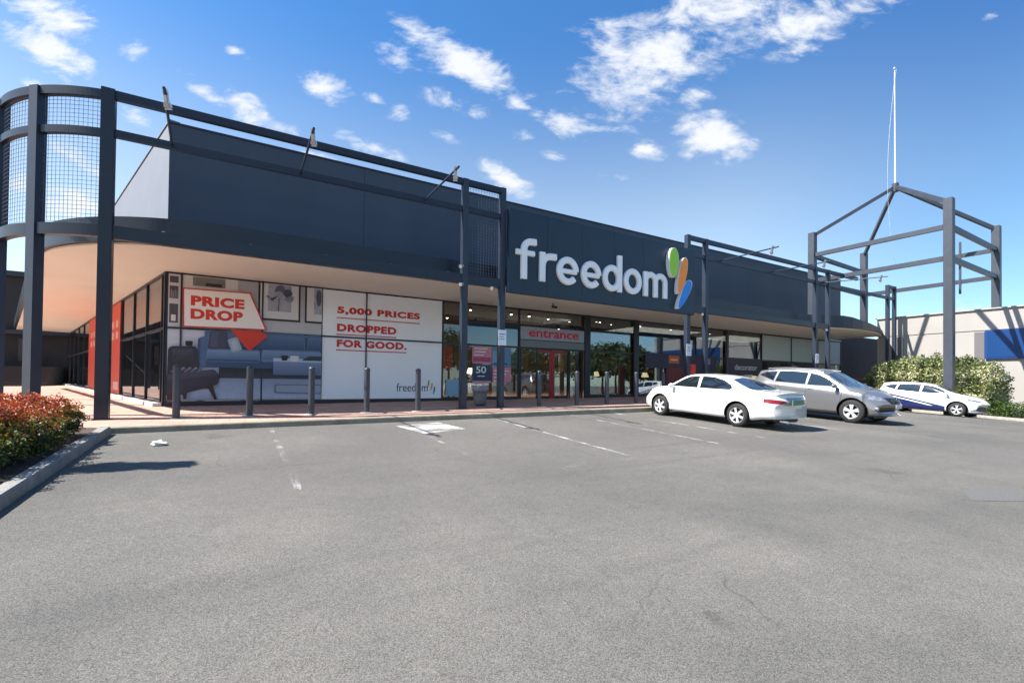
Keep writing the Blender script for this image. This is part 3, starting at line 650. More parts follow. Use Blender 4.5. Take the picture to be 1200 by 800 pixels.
wallc = pm(172, 172, 176, .03, 1); p.mb.box(-1.74, 2.82, YP-.004, YP, .98, 5.0, p.mi(wallc))
p.tones(-1.74, 2.82, 3.25, 5.0, (186, 190, 198), (168, 168, 172), 8); p.tones(-1.74, 2.82, .98, 3.25, (160, 172, 196), (196, 202, 216), 10)
p.rect(-1.74, -1.43, 3.33, 4.98, pm(196, 196, 198)); 
for z0, z1 in ((4.72, 4.93), (4.22, 4.62), (3.45, 4.05)): p.rect(-1.71, -1.48, z0, z1, pm(70, 72, 84, .3, 8))
for i in range(4): p.rect(-1.68+.05*i, -1.645+.05*i, 4.24, 4.5-.04*(i % 2), pm(150-20*i, 120, 130))
p.rect(-1.66, -1.54, 3.5, 3.7, pm(215, 215, 215))
p.rect(-1.36, .16, 4.57, 5.0, pm(206, 206, 204)); p.rect(-1.1, -.2, 4.68, 4.98, pm(120, 118, 116, .2)); p.rect(-.75, -.3, 4.70, 4.80, pm(40, 40, 44))
for x0, x1 in ((.77, 2.1), (2.25, 2.82)):
    p.rect(x0, x1, 3.72, 5.0, pm(28, 34, 52)); p.rect(x0+.06, x1-(.06 if x1 < 2.5 else 0), 3.79, 5.0, pm(206, 208, 212)); p.rect(x0+.3, x1-(.3 if x1 < 2.5 else 0), 4.05, 4.98, pm(150, 158, 172, .25, 3))
    if x1 < 2.5: [p.poly(smooth_poly([(1.45+.3*sin(k_*2.4)+.16*cos(j_*1.05+k_), 4.66+.2*cos(k_*1.7)+.13*sin(j_*1.05)*(1+.4*sin(3*j_+k_))) for j_ in range(6)]), pm(*[(86, 96, 120), (58, 66, 90), (120, 130, 150), (70, 80, 104)][k_ % 4], .3, 9)) for k_ in range(7)]; p.poly([(1.40, 4.5), (1.43, 4.5), (1.40, 4.08), (1.38, 4.08)], pm(70, 76, 96))
    else: p.poly(smooth_poly([(2.6, 4.9), (2.8, 4.95), (2.8, 4.4), (2.65, 4.3)]), pm(80, 86, 104, .3, 8))
BLU = pm(72, 100, 138, .08, 5); BLU2 = pm(92, 122, 160, .08, 5); BLU3 = pm(52, 76, 112, .08, 5); BLU4 = pm(36, 54, 84, .06, 2)
p.tones(-1.74, 2.82, 1.02, 1.34, (150, 162, 190), (172, 184, 208), 6, .07); p.tones(-.34, 2.82, 1.02, 1.72, (176, 188, 212), (132, 146, 172), 9, .09); p.tones(-.34, 2.82, 1.70, 2.06, (56, 60, 68), (26, 30, 38), 5, .25)
for i in range(14): p.rect(-.3+i*.22, -.293+i*.22, 1.02, 1.70, pm(146, 158, 184))
p.poly(rnd([(1.3, 1.2), (1.3, 1.52), (2.82, 1.52), (2.82, 1.16)]), pm(108, 120, 142, .1, 3)); p.poly(rnd([(1.36, 1.25), (1.36, 1.47), (2.82, 1.47), (2.82, 1.2)]), pm(150, 162, 184))
p.poly(rnd([(-.75, 2.5), (-.75, 3.27), (2.29, 3.29), (2.29, 2.5)], .1), BLU); p.poly(rnd([(2.32, 2.5), (2.32, 3.29), (2.82, 3.29), (2.82, 2.5)], .08), BLU)
p.tones(-.58, 2.22, 2.72, 3.20, (48, 74, 112), (84, 112, 150), 9, .07); p.tones(2.36, 2.82, 2.72, 3.20, (50, 76, 114), (86, 114, 152), 9, .07); p.rect(-.6, 2.82, 2.64, 2.72, BLU4); p.rect(2.285, 2.325, 2.6, 3.2, BLU4)
p.rect(-.9, 2.82, 2.05, 2.28, BLU3)
p.poly(rnd([(-.72, 2.24), (-.72, 2.66), (.86, 2.68), (.86, 2.24)], .1), BLU2); p.poly(rnd([(.89, 2.26), (.89, 2.70), (2.82, 2.72), (2.82, 2.4)], .1), BLU2)
p.tones(-.66, .80, 2.34, 2.62, (78, 106, 146), (118, 146, 182), 7, .06); p.tones(.94, 2.82, 2.36, 2.66, (78, 106, 146), (118, 146, 182), 7, .06); p.rect(-.68, .82, 2.26, 2.33, BLU3); p.rect(.855, .895, 2.26, 2.66, BLU4)
p.poly(rnd([(-.93, 2.04), (-.93, 2.98), (-.62, 3.12), (-.60, 2.95), (-.70, 2.6), (-.70, 2.04)], .05), BLU); p.poly(rnd([(-.93, 2.04), (-.93, 2.96), (-.86, 2.98), (-.86, 2.04)], .02), BLU3)
p.poly(rnd([(-.66, 2.64), (-.60, 3.26), (-.12, 3.27), (-.10, 2.68)], .1), pm(62, 66, 88, .1)); p.poly(rnd([(-.60, 2.72), (-.56, 3.2), (-.35, 3.22), (-.4, 2.72)], .06), pm(76, 80, 104, .1))
p.poly(rnd([(-.12, 2.98), (.17, 3.1), (.32, 2.66), (.02, 2.56)], .06), pm(150, 168, 186)); p.poly(rnd([(-.02, 2.94), (.12, 3.0), (.22, 2.7), (.06, 2.64)], .05), pm(168, 184, 200))
p.tones(1.26, 2.82, 1.84, 2.42, (84, 106, 140), (128, 150, 184), 6); p.rect(1.26, 2.82, 1.84, 1.92, pm(90, 112, 148)); p.rect(1.26, 2.82, 2.3, 2.42, pm(172, 190, 216)); p.poly(rnd([(1.52, 2.34), (1.50, 2.52), (1.72, 2.52), (1.70, 2.34)], .05), pm(24, 26, 32)); p.poly(rnd([(1.80, 2.32), (1.78, 2.52), (2.08, 2.52), (2.05, 2.32)], .06), pm(206, 210, 216)); p.poly(rnd([(2.15, 2.36), (2.82, 2.36), (2.82, 2.52), (2.4, 2.52)], .04), pm(44, 52, 74))
p.poly(rnd([(-1.73, 1.70), (-1.71, 2.62), (-1.62, 2.70), (-1.0, 2.72), (-.93, 2.62), (-.88, 1.8)], .1), pm(44, 44, 56, .2)); p.tones(-1.60, -1.05, 2.0, 2.62, (34, 34, 44), (66, 66, 80), 7, .2); p.tones(-1.66, -.60, 1.36, 1.60, (40, 38, 52), (60, 58, 76), 4, .2)
p.poly(rnd([(-1.74, 1.10), (-1.74, 1.80), (-.46, 1.99), (-.33, 1.78), (-.36, 1.50), (-1.3, 1.18)], .08), pm(50, 48, 64, .2)); p.poly(rnd([(-1.72, 1.62), (-1.70, 1.80), (-.48, 1.98), (-.38, 1.80)], .05), pm(66, 64, 82, .2))
p.poly([(-.69, 1.5), (-.52, 1.54), (-.38, 1.0), (-.45, 1.0)], pm(58, 34, 34)); p.poly([(-1.33, 1.22), (-1.2, 1.25), (-1.21, 1.02), (-1.28, 1.02)], pm(58, 34, 34)); p.rect(-1.72, -1.5, .99, 1.2, pm(60, 36, 36))
for k_ in range(14): xx = -1.62+.055*k_; zz = 1.86+.05*((k_*7) % 3); p.poly(rnd([(xx, zz), (xx+.09, zz+.02), (xx+.08, zz+.1), (xx-.01, zz+.07)], .03), pm(92+12*(k_ % 3), 96+12*(k_ % 3), 112+12*(k_ % 3)))
p.poly(rnd([(-1.25, 2.72), (-1.27, 2.88), (-1.06, 2.88), (-1.08, 2.72)], .04), pm(26, 26, 32))
RP = pm(208, 54, 32)
p.poly([(-.02, 3.3), (.86, 3.32), (1.08, 3.17), (.52, 2.62)], RP)
p.poly([(-1.36, 4.57), (.53, 4.6), (1.04, 3.36), (-1.34, 3.32)], RP); p.poly([(-1.32, 4.53), (.50, 4.56), (.98, 3.40), (-1.30, 3.36)], pm(236, 234, 232))
p.text('PRICE', -1.14, 4.02, 1.50, .33, RP, .055, 1.08); p.text('DROP', -1.14, 3.59, 1.46, .34, RP, .055, 1.08)
p.build('window_poster', 'printed window picture of a blue sofa and armchair with a PRICE DROP tag', 'poster')
p = Pic(YP)
p.mb.box(2.86, 7.52, YP-.004, YP, .98, 5.0, p.mi(pm(240, 247, 255))); RD = pm(200, 38, 28)
p.text('5,000 PRICES', 3.36, 4.12, 3.2, .30, RD, .055, 1.12); p.rect(3.34, 6.56, 3.98, 4.02, RD)
p.text('DROPPED', 3.36, 3.49, 2.24, .29, RD, .055, 1.12); p.rect(3.34, 5.6, 3.36, 3.40, RD)
p.text('FOR GOOD.', 3.36, 2.91, 2.66, .28, RD, .055, 1.12); p.rect(3.34, 6.02, 2.78, 2.82, RD)
p.text('freedom', 5.63, 1.26, 1.3, .32, pm(62, 66, 84), .0); 
for (a, c) in (((6.95, 1.72), pm(122, 150, 60)), ((7.09, 1.6), pm(214, 150, 60)), ((7.2, 1.45), pm(60, 110, 170))):
    p.poly([(a[0], a[1]), (a[0]+.05, a[1]), (a[0]+.05, a[1]-.14), (a[0]-.01, a[1]-.3), (a[0]-.04, a[1]-.28)], c)
p.build('window_poster', 'large white window poster reading 5,000 PRICES DROPPED FOR GOOD. in red', 'poster')
# thin dark glazing bars continue over the posters
b_ = MB()
for x in (-1.42, .88, 4.4): b_.box(x, x+.05, DG-.125, DG-.11, .98, 5.0)
b_.box(-1.8, 7.55, DG-.127, DG-.112, 3.25, 3.31); b_.build('cover_bar', FASC, store)
# sale posters inside the glass beside the entrance
YI = DG-.072
def poster(x0, x1, z0, z1, base, items, label, y=YI, name='sale_poster'):
    q = Pic(y); q.mb.box(x0, x1, y-.003, y, z0, z1, q.mi(base)); items(q); return q.build(name, label, 'poster')
W_ = pm(225, 230, 235); PK = pm(206, 134, 158, .1, 3); NV_ = pm(30, 62, 100)
def it1(q):
    for i in range(3): q.rect(9.05, 9.7-.1*i, 3.1-.14*i, 3.14-.14*i, W_)
    q.rect(8.98, 9.84, 2.55, 2.75, pm(170, 70, 110, .3, 9))
poster(8.94, 9.89, 2.47, 3.2, PK, it1, 'pink sale poster on the glass above the navy poster with 50')
def it2(q): q.text('50', 9.12, 2.05, .5, .3, W_, .02); q.rect(9.2, 9.55, 1.9, 1.94, W_); q.rect(8.94, 9.86, 1.62, 1.72, PK)
poster(8.94, 9.86, 1.62, 2.43, NV_, it2, 'navy sale poster with 50 in white inside the glass behind the bin')
def it3(q): q.rect(9.92, 10.4, 2.5, 3.05, pm(120, 160, 200)); q.rect(10.0, 10.7, 2.45, 2.52, NV_)
poster(9.92, 10.87, 2.36, 3.2, pm(88, 138, 180, .1), it3, 'light blue sale poster on the glass right of the pink one')
def it4(q):
    for i in range(4): q.rect(10.02, 10.75-.12*i, 2.15-.15*i, 2.2-.15*i, W_)
poster(9.94, 10.88, 1.67, 2.34, PK, it4, 'pink sale poster on the glass low behind the left sign post')
poster(7.75, 8.5, 1.08, 1.75, pm(120, 170, 200), lambda q: None, 'plain pale blue panel low on the glass right of the white poster')
# entrance sign board
q = Pic(DG-.12); q.mb.box(11.36, 15.06, DG-.12, DG-.068, 3.66, 4.24, q.mi(pm(150, 165, 185)))
q.text('entrance', 11.8, 3.78, 2.9, .36, pm(200, 30, 40), .02); q.build('entrance_sign', 'grey blue board with red word entrance above the sliding doors', 'sign')
q = Pic(DG+.12); q.mb.box(8.7, 11.28, DG+.10, DG+.12, 3.34, 4.25, q.mi(pm(84, 104, 128, .05, 2))); q.build('bulkhead_panel', 'slate blue bulkhead panel inside the glass left of the entrance sign', 'panel')
q = Pic(DG-.078); q.mb.box(19.35, 22.6, DG-.08, DG-.072, 2.55, 3.36, q.mi(pm(24, 32, 66)))
q.rect(21.19, 22.05, 2.84, 3.28, pm(196, 92, 40)); q.rect(21.35, 21.9, 3.0, 3.08, pm(240, 200, 160)); q.build('window_banner', 'navy banner with an orange label on the window left of the red panel', 'banner')
q = Pic(DG-.078); q.mb.box(22.95, 25.4, DG-.08, DG-.072, 2.3, 3.36, q.mi(pm(22, 30, 60))); q.rect(24.3, 24.8, 2.85, 3.2, pm(110, 130, 170)); q.build('window_banner', 'navy banner with a pale blue mark on the window above the white sedan roof', 'banner')
q = Pic(DG-.078); q.mb.box(26.6, 30.05, DG-.082, DG-.078, 2.32, 3.36, q.mi(pm(34, 42, 62)))
q.text('decorator', 27.2, 2.6, 2.35, .36, pm(205, 208, 220), .01); q.build('department_sign', 'dark navy window sign with white word decorator above the sedan', 'sign')
q = Pic(DG+.2); q.mb.box(18.95, 22.6, DG+.18, DG+.2, 3.45, 4.5, q.mi(pm(120, 140, 160, .15, 2))); q.build('bulkhead_panel', 'pale blue grey bulkhead panel inside the glass above the navy banner', 'panel')
q = Pic(DG+.2); q.mb.box(22.9, 29.9, DG+.18, DG+.2, 3.4, 4.2, q.mi(pm(88, 96, 120, .2, 1.2))); q.build('bulkhead_panel', 'long grey blue bulkhead panel inside the glass above the decorator sign', 'panel')
MB_ = MB().box(19.9, 20.28, 15.9, 16.1, pave(20, 16), 2.68).build('red_sign_board', mat('bright_red', (.75, .03, .02), .45), None, .01); tag(MB_, 'narrow bright red upright board on the pavement behind the white sedan', 'sign board')
mb = MB(); mb.box(21.0, 23.3, DG-.086, DG-.079, 1.3, 2.6); tag(mb.build('window_poster', mat('dark_red', (.13, .012, .02), .5)), 'dark red window poster right of the bright red upright board', 'poster')
# red posters on the side glass
for (a, b, lb_) in ((8.05, 13.35, 'tall red poster on the side windows, nearest the shop corner'), (13.55, 19.0, 'tall red poster on the side windows, left of the first steel post')):
    m_ = MB(); sidebox(m_, a, b, .062, .068, .98, 4.97); rp = m_.build('window_poster', mat('red_poster', (.62, .075, .035), .5)); tag(rp, lb_, 'poster')
    m_ = MB()
    for z in (3.9, 3.4):
        for k_ in range(4): sidebox(m_, a+.5+k_*1.1, a+1.15+k_*1.1, .07, .073, z, z+.32)
    sidebox(m_, a+.3, a+1.6, .07, .073, 1.15, 1.5); rr = m_.build('pale_print', pm(226, 170, 160)); rr.parent = rp

# ------------------------------------------------------------------ things inside the shop
def sofa(x, y, rz, col, label, nm='sofa', wd=2.0, cat='sofa'):
    r = thing(nm, (0, 0, 0), label, cat, None)
    c = mat('fabric_'+col, {'grey': (.15, .15, .16), 'red': (.45, .03, .02), 'cream': (.5, .45, .38), 'teal': (.05, .15, .18)}[col], .9, 0, .1, 20)
    MB().box(-wd/2, wd/2, -.42, .42, .14, .34).build('base', c, r, .02)
    n = 1 if wd < 1.2 else 2
    for i in range(n):
        a = -wd/2+.16+(wd-.32)*i/n; MB().box(a, a+(wd-.32)/n-.01, -.44, .28, .342, .48).build('seat_cushion', c, r, .04)
    MB().box(-wd/2+.14, wd/2-.14, .2, .42, .485, .85).build('backrest', c, r, .05)
    for s_ in (-1, 1): MB().box(s_*(wd/2-.075)-.07, s_*(wd/2-.075)+.07, -.42, .42, .344, .62).build('armrest', c, r, .04)
    for sx in (-1, 1):
        for sy in (-1, 1): MB().cyl((sx*(wd/2-.1), sy*.34, 0), (sx*(wd/2-.1), sy*.34, .139), .025, n=8).build('leg', BLK, r)
    r.location = (x, y, .932); r.rotation_euler = (0, 0, rz); return r
sofa(18.0, 21.0, .2, 'red', 'red armchair inside the shop right of the entrance', 'armchair', .95, 'armchair')
sofa(9.9, 21.6, .1, 'cream', 'cream sofa inside the shop behind the sale posters', wd=2.1)
sofa(21.0, 21.4, 0, 'grey', 'grey sofa inside the shop behind the navy banner', wd=2.2)
sofa(-2.0, 21.8, 1.8, 'teal', 'teal armchair inside the shop behind the left side glass', 'armchair', .95, 'armchair')
def shelf(x, y, label, seed):
    r = thing('display_shelf', (x, y, .932), label, 'shelf'); rr = random.Random(seed); c = mat('shelf_wood', (.12, .07, .04), .6, 0, .2, 4)
    m_ = MB(); 
    for a in (x, x+2.36): m_.box(a, a+.04, y, y+.4, .932, 3.4)
    for i in range(6): m_.box(x+.04, x+2.36, y, y+.4, .95+i*.47, .98+i*.47)
    m_.build('shelf_frame', c, r)
    cs = [mat('ware%d' % i, cc, .4) for i, cc in enumerate([(.5, .48, .42), (.35, .08, .05), (.08, .15, .22), (.45, .3, .1), (.2, .2, .2)])]
    for i in range(5):
        for j in range(rr.randint(2, 4)):
            xx = x+.25+rr.random()*1.9; ra = rr.uniform(.05, .11); h = rr.uniform(.12, .3); z = .981+i*.47
            MB().lathe([(0, 0), (ra*.6, 0), (ra, h*.4), (ra*.5, h*.8), (ra*.6, h)], (xx, y+.2, z), n=10).build('vase', rr.choice(cs), r)
shelf(8.0, 26, 'dark wooden display shelf of vases behind the sale posters', 1); shelf(15.6, 24.5, 'dark wooden display shelf of vases right of the entrance inside', 2); shelf(23, 25, 'dark wooden display shelf of vases behind the navy banners', 3); shelf(31, 24, 'dark wooden display shelf of vases under the pale sky sheen panels', 4)
shelf(35, 24, 'dark wooden display shelf of vases at the far right end inside', 5)
def table(x, y, label, seed):
    r = thing('display_table', (x, y, .932), label, 'table'); c = MATS['shelf_wood']; rr = random.Random(seed)
    MB().box(x-.8, x+.8, y-.4, y+.4, 1.64, 1.69).build('table_top', c, r, .005)
    for sx in (-1, 1):
        for sy in (-1, 1): MB().cyl((x+sx*.7, y+sy*.32, .932), (x+sx*.7, y+sy*.32, 1.639), .03, n=8).build('leg', c, r)
def table_lamp(x, y, label):
    r = thing('table_lamp', (x, y, 1.692), label, 'lamp')
    MB().lathe([(0, 0), (.1, 0), (.1, .02), (.03, .06), (.07, .2), (.02, .34), (.02, .4)], (x, y, 1.692), n=14).build('lamp_base', ALU, r)
    MB().lathe([(.21, .36), (.13, .62)], (x, y, 1.692), n=20).build('lamp_shade', mat('warm_shade', (1, .72, .4), .8, emit=1.6), r)
for i, (x, lab) in enumerate([(9.3, 'behind the sale posters'), (17.1, 'between the two display curtains'), (20.6, 'behind the navy banner with the orange label'), (24.2, 'behind the second navy banner'), (27.9, 'behind the decorator sign'), (31.8, 'under the first pale sky sheen panel'), (35.3, 'under the second pale sky sheen panel'), (38.6, 'under the last pale sky sheen panel')]):
    table(x, 19.9+.3*(i % 2), 'dark display table inside the shop '+lab, i); table_lamp(x+.3, 19.9+.3*(i % 2), 'lit warm table lamp inside, '+lab)
for i, (x, z, wd, ht, c, lab) in enumerate([(8.6, 2.6, 1.3, 1.5, (.5, .42, .3), 'cream'), (11.2, 2.4, 1.0, 1.6, (.35, .08, .05), 'rust red'), (16.2, 2.5, 1.6, 1.2, (.1, .2, .28), 'teal'), (19.8, 2.4, 1.2, 1.7, (.45, .3, .12), 'ochre'), (24.5, 2.6, 1.7, 1.2, (.4, .38, .35), 'pale grey'), (29, 2.5, 1.3, 1.4, (.3, .12, .08), 'brown')]):
    r = thing('framed_picture', (x, 27.9, z), 'framed '+lab+' picture on the screen wall deep inside the shop', 'picture')
    MB().box(x, x+wd, 27.86, 27.9, z, z+ht).build('frame', BLK, r); MB().box(x+.06, x+wd-.06, 27.85, 27.859, z+.06, z+ht-.06).build('print', mat('art%d' % i, c, .6, 0, .5, 3), r)
MB().box(6, 34, 27.905, 28.0, .935, 5.0).build('screen_wall', mat('screen_wall', (.13, .10, .075), .9, 0, .15, 1), store)
def curtain(x, wd, label, col):
    m_ = MB(); n = int(wd/.05); pts = [(x+wd*i/n, DG+.45+.05*sin(i*1.5)) for i in range(n+1)]
    v = [(p[0], p[1]+t, z) for p in pts for t in (0, .012) for z in (1.0, 4.2)]
    for i in range(n): k_ = 4*i; m_.add(v[k_:k_+8], [(0, 4, 5, 1), (2, 3, 7, 6), (1, 5, 7, 3), (0, 2, 6, 4)])
    tag(m_.build('curtain', mat('curtain_'+label[:4], col, .8)), label, 'curtain')
curtain(15.55, .7, 'pale display curtain inside just right of the entrance', (.42, .44, .44)); curtain(17.9, .55, 'cream display curtain inside beside the wide dark column', (.55, .5, .42)); curtain(19.0, .6, 'grey display curtain inside under the left end of the navy banner', (.3, .33, .34))

# ------------------------------------------------------------------ pavement furniture
BOL = mat('bollard_paint', (.045, .052, .066), .4, 0, .15, 8)
def bollard():
    r = thing('bollard', (0, 0, 0), '', 'bollard', 'dark bollards along the pavement edge')
    MB().cyl((0, 0, -.05), (0, 0, 1.19), .078, n=20).build('tube', BOL, r)
    MB().lathe([(.082, 1.19), (.084, 1.20), (.076, 1.235), (.05, 1.262), (.018, 1.27), (0, 1.271)], n=20).build('cap', BOL, r)
    MB().lathe([(.17, 0), (.17, .012), (.16, .018), (.079, .018)], n=20).build('base_plate', CONC, r); return r
bl = [(-1.09, 13.6, 'bollard in front of the armchair on the furniture picture, leftmost of the row'), (.42, 13.7, 'second bollard from the left, under the red diamond of the PRICE DROP tag'), (1.86, 13.6, 'third bollard from the left, in front of the coffee table on the furniture picture'),
      (3.3, 13.55, 'bollard in front of the left half of the white 5,000 PRICES poster'), (4.78, 13.5, 'bollard in front of the small name on the white poster'), (9.31, 13.8, 'bollard right of the sign post, in front of the left glass of the entrance'),
      (10.95, 13.75, 'bollard in front of the red sliding doors'), (12.4, 13.75, 'bollard just right of the entrance, in front of the first wide column'), (13.95, 13.75, 'bollard in front of the second wide column, right of the curtain'), (15.9, 14.1, 'last bollard on the right, half hidden by the nose of the white sedan')]
b0 = None
for i, (x, y, lab) in enumerate(bl):
    if i == 0: b0 = bollard(); b0.location = (x, y, pave(x, y)); b0['label'] = lab
    else: dup(b0, (x, y, pave(x, y)), label=lab)
# bin with a liner
z = pave(7.55, 15.0); bn = thing('rubbish_bin', (7.6, 15, z), 'grey round rubbish bin with a bag folded over its rim between two posts', 'bin')
BG = mat('bin_grey', (.17, .155, .145), .5, .2, .1, 10)
MB().lathe([(0, .04), (.20, .04), (.21, .06), (.265, .58), (.25, .58), (.2, .1), (0, .1)], (7.6, 15, z), n=28).build('body', BG, bn)
MB().lathe([(.15, 0), (.17, .02), (.17, .039), (0, .039)], (7.6, 15, z), n=20).build('foot', BLK, bn)
lin = MB(); pr = []
for rr_, hh in [(.262, .5), (.285, .52), (.30, .60), (.295, .68), (.27, .70), (.22, .66), (.1, .52), (0, .50)]: pr.append((rr_, hh))
v = []
for r_, h in pr:
    for i in range(36):
        a = 2*pi*i/36; q_ = 1+.05*sin(i*2.1)+.04*sin(i*5.3); v.append((7.6+r_*q_*cos(a), 15+r_*q_*sin(a), z+h+(.03*sin(i*3.7) if .2 < r_ else 0)))
lin.add(v, [(j*36+i, j*36+(i+1) % 36, (j+1)*36+(i+1) % 36, (j+1)*36+i) for j in range(len(pr)-1) for i in range(36)], 0, True)
lin.build('bin_liner', mat('liner', (.25, .25, .27), .3), bn)
# small white signs on the posts
for x, lab in ((X3-.02, 'small white parking notice on the post left of the name sign'), (17.24, 'small white parking notice on the post right of the name sign'), (27.84, 'small white parking notice on the post above the silver car')):
    zc = 3.17; r = thing('parking_notice', (x, 13.88, zc), lab, 'sign', 'parking notices on the frame posts')
    MB().box(x-.16, x+.16, 13.872, 13.884, zc-.26, zc+.26).build('plate', mat('notice_white', (.66, .72, .78), .4), r, .004)
    m_ = MB(); m_.box(x-.1, x+.1, 13.868, 13.871, zc+.1, zc+.13); m_.box(x-.1, x+.06, 13.868, 13.871, zc+.02, zc+.04); m_.box(x-.1, x+.08, 13.868, 13.871, zc-.06, zc-.04); m_.build('print', pm(90, 105, 140), r)
    MB().box(x-.04, x+.04, 13.885, 13.899, zc-.15, zc+.15).build('bracket', ALU, r)
# camera dome below the soffit and small spotlights on the frame
r = thing('security_camera', (11.8, 16.5, 5.05), 'small dark security camera hanging below the soffit over the entrance', 'camera')
MB().cyl((11.8, 16.5, 5.06), (11.8, 16.5, 4.96), .03, n=8).build('stem', BLK, r); MB().beam((11.8, 16.55, 4.92), (11.8, 16.25, 4.86), .1, .1).build('housing', BLK, r, .01)
for i, (x, zz, lab) in enumerate([(6.28, 5.35, 'small silver spotlight above the beam left of the mesh panel'), (6.28, 4.78, 'small silver spotlight under the beam left of the mesh panel'), (7.4, 4.78, 'small silver spotlight under the beam below the mesh panel'), (17.9, 4.80, 'small silver spotlight under the beam just right of the sign'), (28.4, 4.80, 'small silver spotlight under the beam above the silver car')]):
    r = thing('spotlight', (x, 13.9, zz), lab, 'spotlight', 'small spotlights along the lower beam')
    MB().cyl((x, 13.93, zz), (x, 13.70, zz-.02), .02, n=6).build('stem', ALU, r); MB().cyl((x, 13.70, zz-.02), (x-.13, 13.6, zz-.06), .045, .06, n=10).build('lamp_head', ALU, r)

# ------------------------------------------------------------------ pavilion frame with flagpole
pvn = thing('pavilion_frame', (34, 12.3, .3), 'open slate steel pavilion frame with pyramid rafters at the right', 'pavilion')
k_ = 1.03
PA, PC, PD, PB = (31.0, 15.75), (30.9, 9.2), (38.55, 9.35), (38.75, 16.2)
PT = 10.95
PS = mat('pavilion_steel', (.045, .053, .07), .45, 0, .15, 2)
for (x, y), z0 in ((PA, 5.7), (PC, road(30.9, 9.2)-.1), (PD, 5.0), (PB, 5.7)):
    MB().box(x-.185, x+.185, y-.185, y+.185, z0, PT+.2).build('post', PS, pvn, .015)
AP = (34.45, 12.75, 13.75)
for x, y in (PA, PC, PD, PB):
    d = (Vector(AP)-Vector((x, y, PT))).normalized(); MB().beam(Vector((x, y, PT+.0))+d*.22, Vector(AP)-d*.18, .17, .2).build('rafter', PS, pvn)
MB().cyl((AP[0], AP[1], 13.45), (AP[0], AP[1], 13.95), .17, n=14).build('apex_hub', PS, pvn)
def tbeam(a, b, z, nm='cross_beam'):
    a = Vector((*a, z)); b = Vector((*b, z)); d = (b-a).normalized(); MB().beam(a+d*.22, b-d*.22, .18, .24).build(nm, PS, pvn)
for z in (9.75, 8.15):
    for a, b in ((PA, PC), (PC, PD), (PD, PB), (PA, PB)): tbeam(a, b, z)
MB().box(38.47, 38.57, 10.9, 11.0, 7.4, 10.6).build('hanger', PS, pvn)
fp = thing('flagpole', AP, 'tall thin white flagpole standing on the peak of the pavilion frame', 'flagpole')
MB().cyl((AP[0], AP[1], 13.951), (AP[0]-.1, AP[1], 20.9), .055, .03, n=12).build('pole', mat('pole_white', (.55, .56, .56), .4), fp)
m_ = MB(); m_.cyl((AP[0]-.1, AP[1], 20.9), (AP[0]-.1, AP[1], 21.0), .09, n=10); m_.build('truck', ALU, fp)
m_ = MB(); pr_ = None
for i in range(25):
    t = i/24; q = Vector((AP[0]-.15-1.5*sin(pi*t)**.8*(.5+.5*t), AP[1]-.1, 20.85-12.0*t)); 
    if pr_ is not None: m_.cyl(pr_, q, .007, n=5, cap=False)
    pr_ = q
m_.build('halyard', mat('rope', (.6, .6, .6), .8), fp)

# ------------------------------------------------------------------ beige building
bb = thing('beige_building', (38.15, 0, 0), 'low beige concrete building with a long blue window at the right edge', 'building')
mb = MB(); mb.box(38.15, 38.4, 2, 15.15, -.5, 4.94); mb.box(38.15, 38.4, 2, 15.15, 5.04, 6.24); mb.box(38.19, 38.39, 2.1, 15.1, 4.93, 5.05)
mb.build('wall', BEIGE, bb)
mb = MB()
for y in (13.9, 9.98): MB().box(38.11, 38.149, y-.22, y+.22, 2.6, 4.94).build('pier', mat('grey_pier', (.15, .145, .15), .8), bb)
MB().box(38.05, 38.45, 1.95, 15.2, 6.243, 6.31).build('parapet_cap', mat('cap_grey', (.42, .40, .38), .7), bb)
MB().box(38.42, 60, 14.9, 15.14, -.5, 6.2).build('end_wall', BEIGE, bb); MB().box(38.42, 60, 2, 14.88, 5.9, 6.0).build('roof', MATS['roof_metal'], bb)
MB().box(38.42, 60, 2, 2.24, -.5, 6.2).build('end_wall', BEIGE, bb)
wn = MB().box(38.02, 38.14, 3.2, 9.72, 3.34, 5.0).build('window', mat('blue_frame', (.01, .05, .22), .4), bb)
mb = MB(); 
for y in np.arange(3.2+.05, 9.6, 2.14): mb.box(38.0, 38.018, y, min(y+2.10, 9.67), 3.42, 4.93)
mb.build('pane', mat('blue_glazing', (.004, .045, .165), .35, 0, .06, .8), wn)
MB().box(55, 59, 2.5, 6.5, 6.02, 7.1).build('plant_room', mat('dark_roof', (.06, .06, .07), .6), bb)

# ------------------------------------------------------------------ dark building and stairs at far left
db = thing('dark_building', (-16, 46, .9), 'dark shaded building closing the walkway at the far left', 'building')
DK = mat('dark_wall', (.030, .028, .028), .85, 0, .2, .5)
MB().box(-60, -9.6, 50.5, 56, .5, 9.6).build('wall', DK, db)
MB().box(-60, -9.5, 49.9, 50.48, 4.9, 5.2).build('fascia', FASC, db)
MB().box(-60, -9.4, 50.2, 50.495, 9.3, 9.7).build('parapet_cap', FASC, db)
for x in (-14.0, -18.4): MB().box(x, x+1.1, 50.40, 50.49, 2.9, 4.6).build('window', mat('dim_window', (.035, .032, .03), .5), db)
st = MB()
for i in range(8): st.box(-15.9-.02*i, -11.35, 45.4+i*.36, 50.4, .9+i*.19+.01, 1.09+i*.19)
tag(st.build('steps', mat('step_stone', (.07, .058, .05), .9)), 'dim flight of wide steps at the end of the left walkway', 'steps')
r = thing('hand_rail', (-13.6, 45.3, 1), 'thin dark handrail in the middle of the far steps', 'handrail')
MB().cyl((-14.2, 45.4, 2.0), (-14.2, 48.3, 3.5), .03, n=6).build('rail', BLK, r)
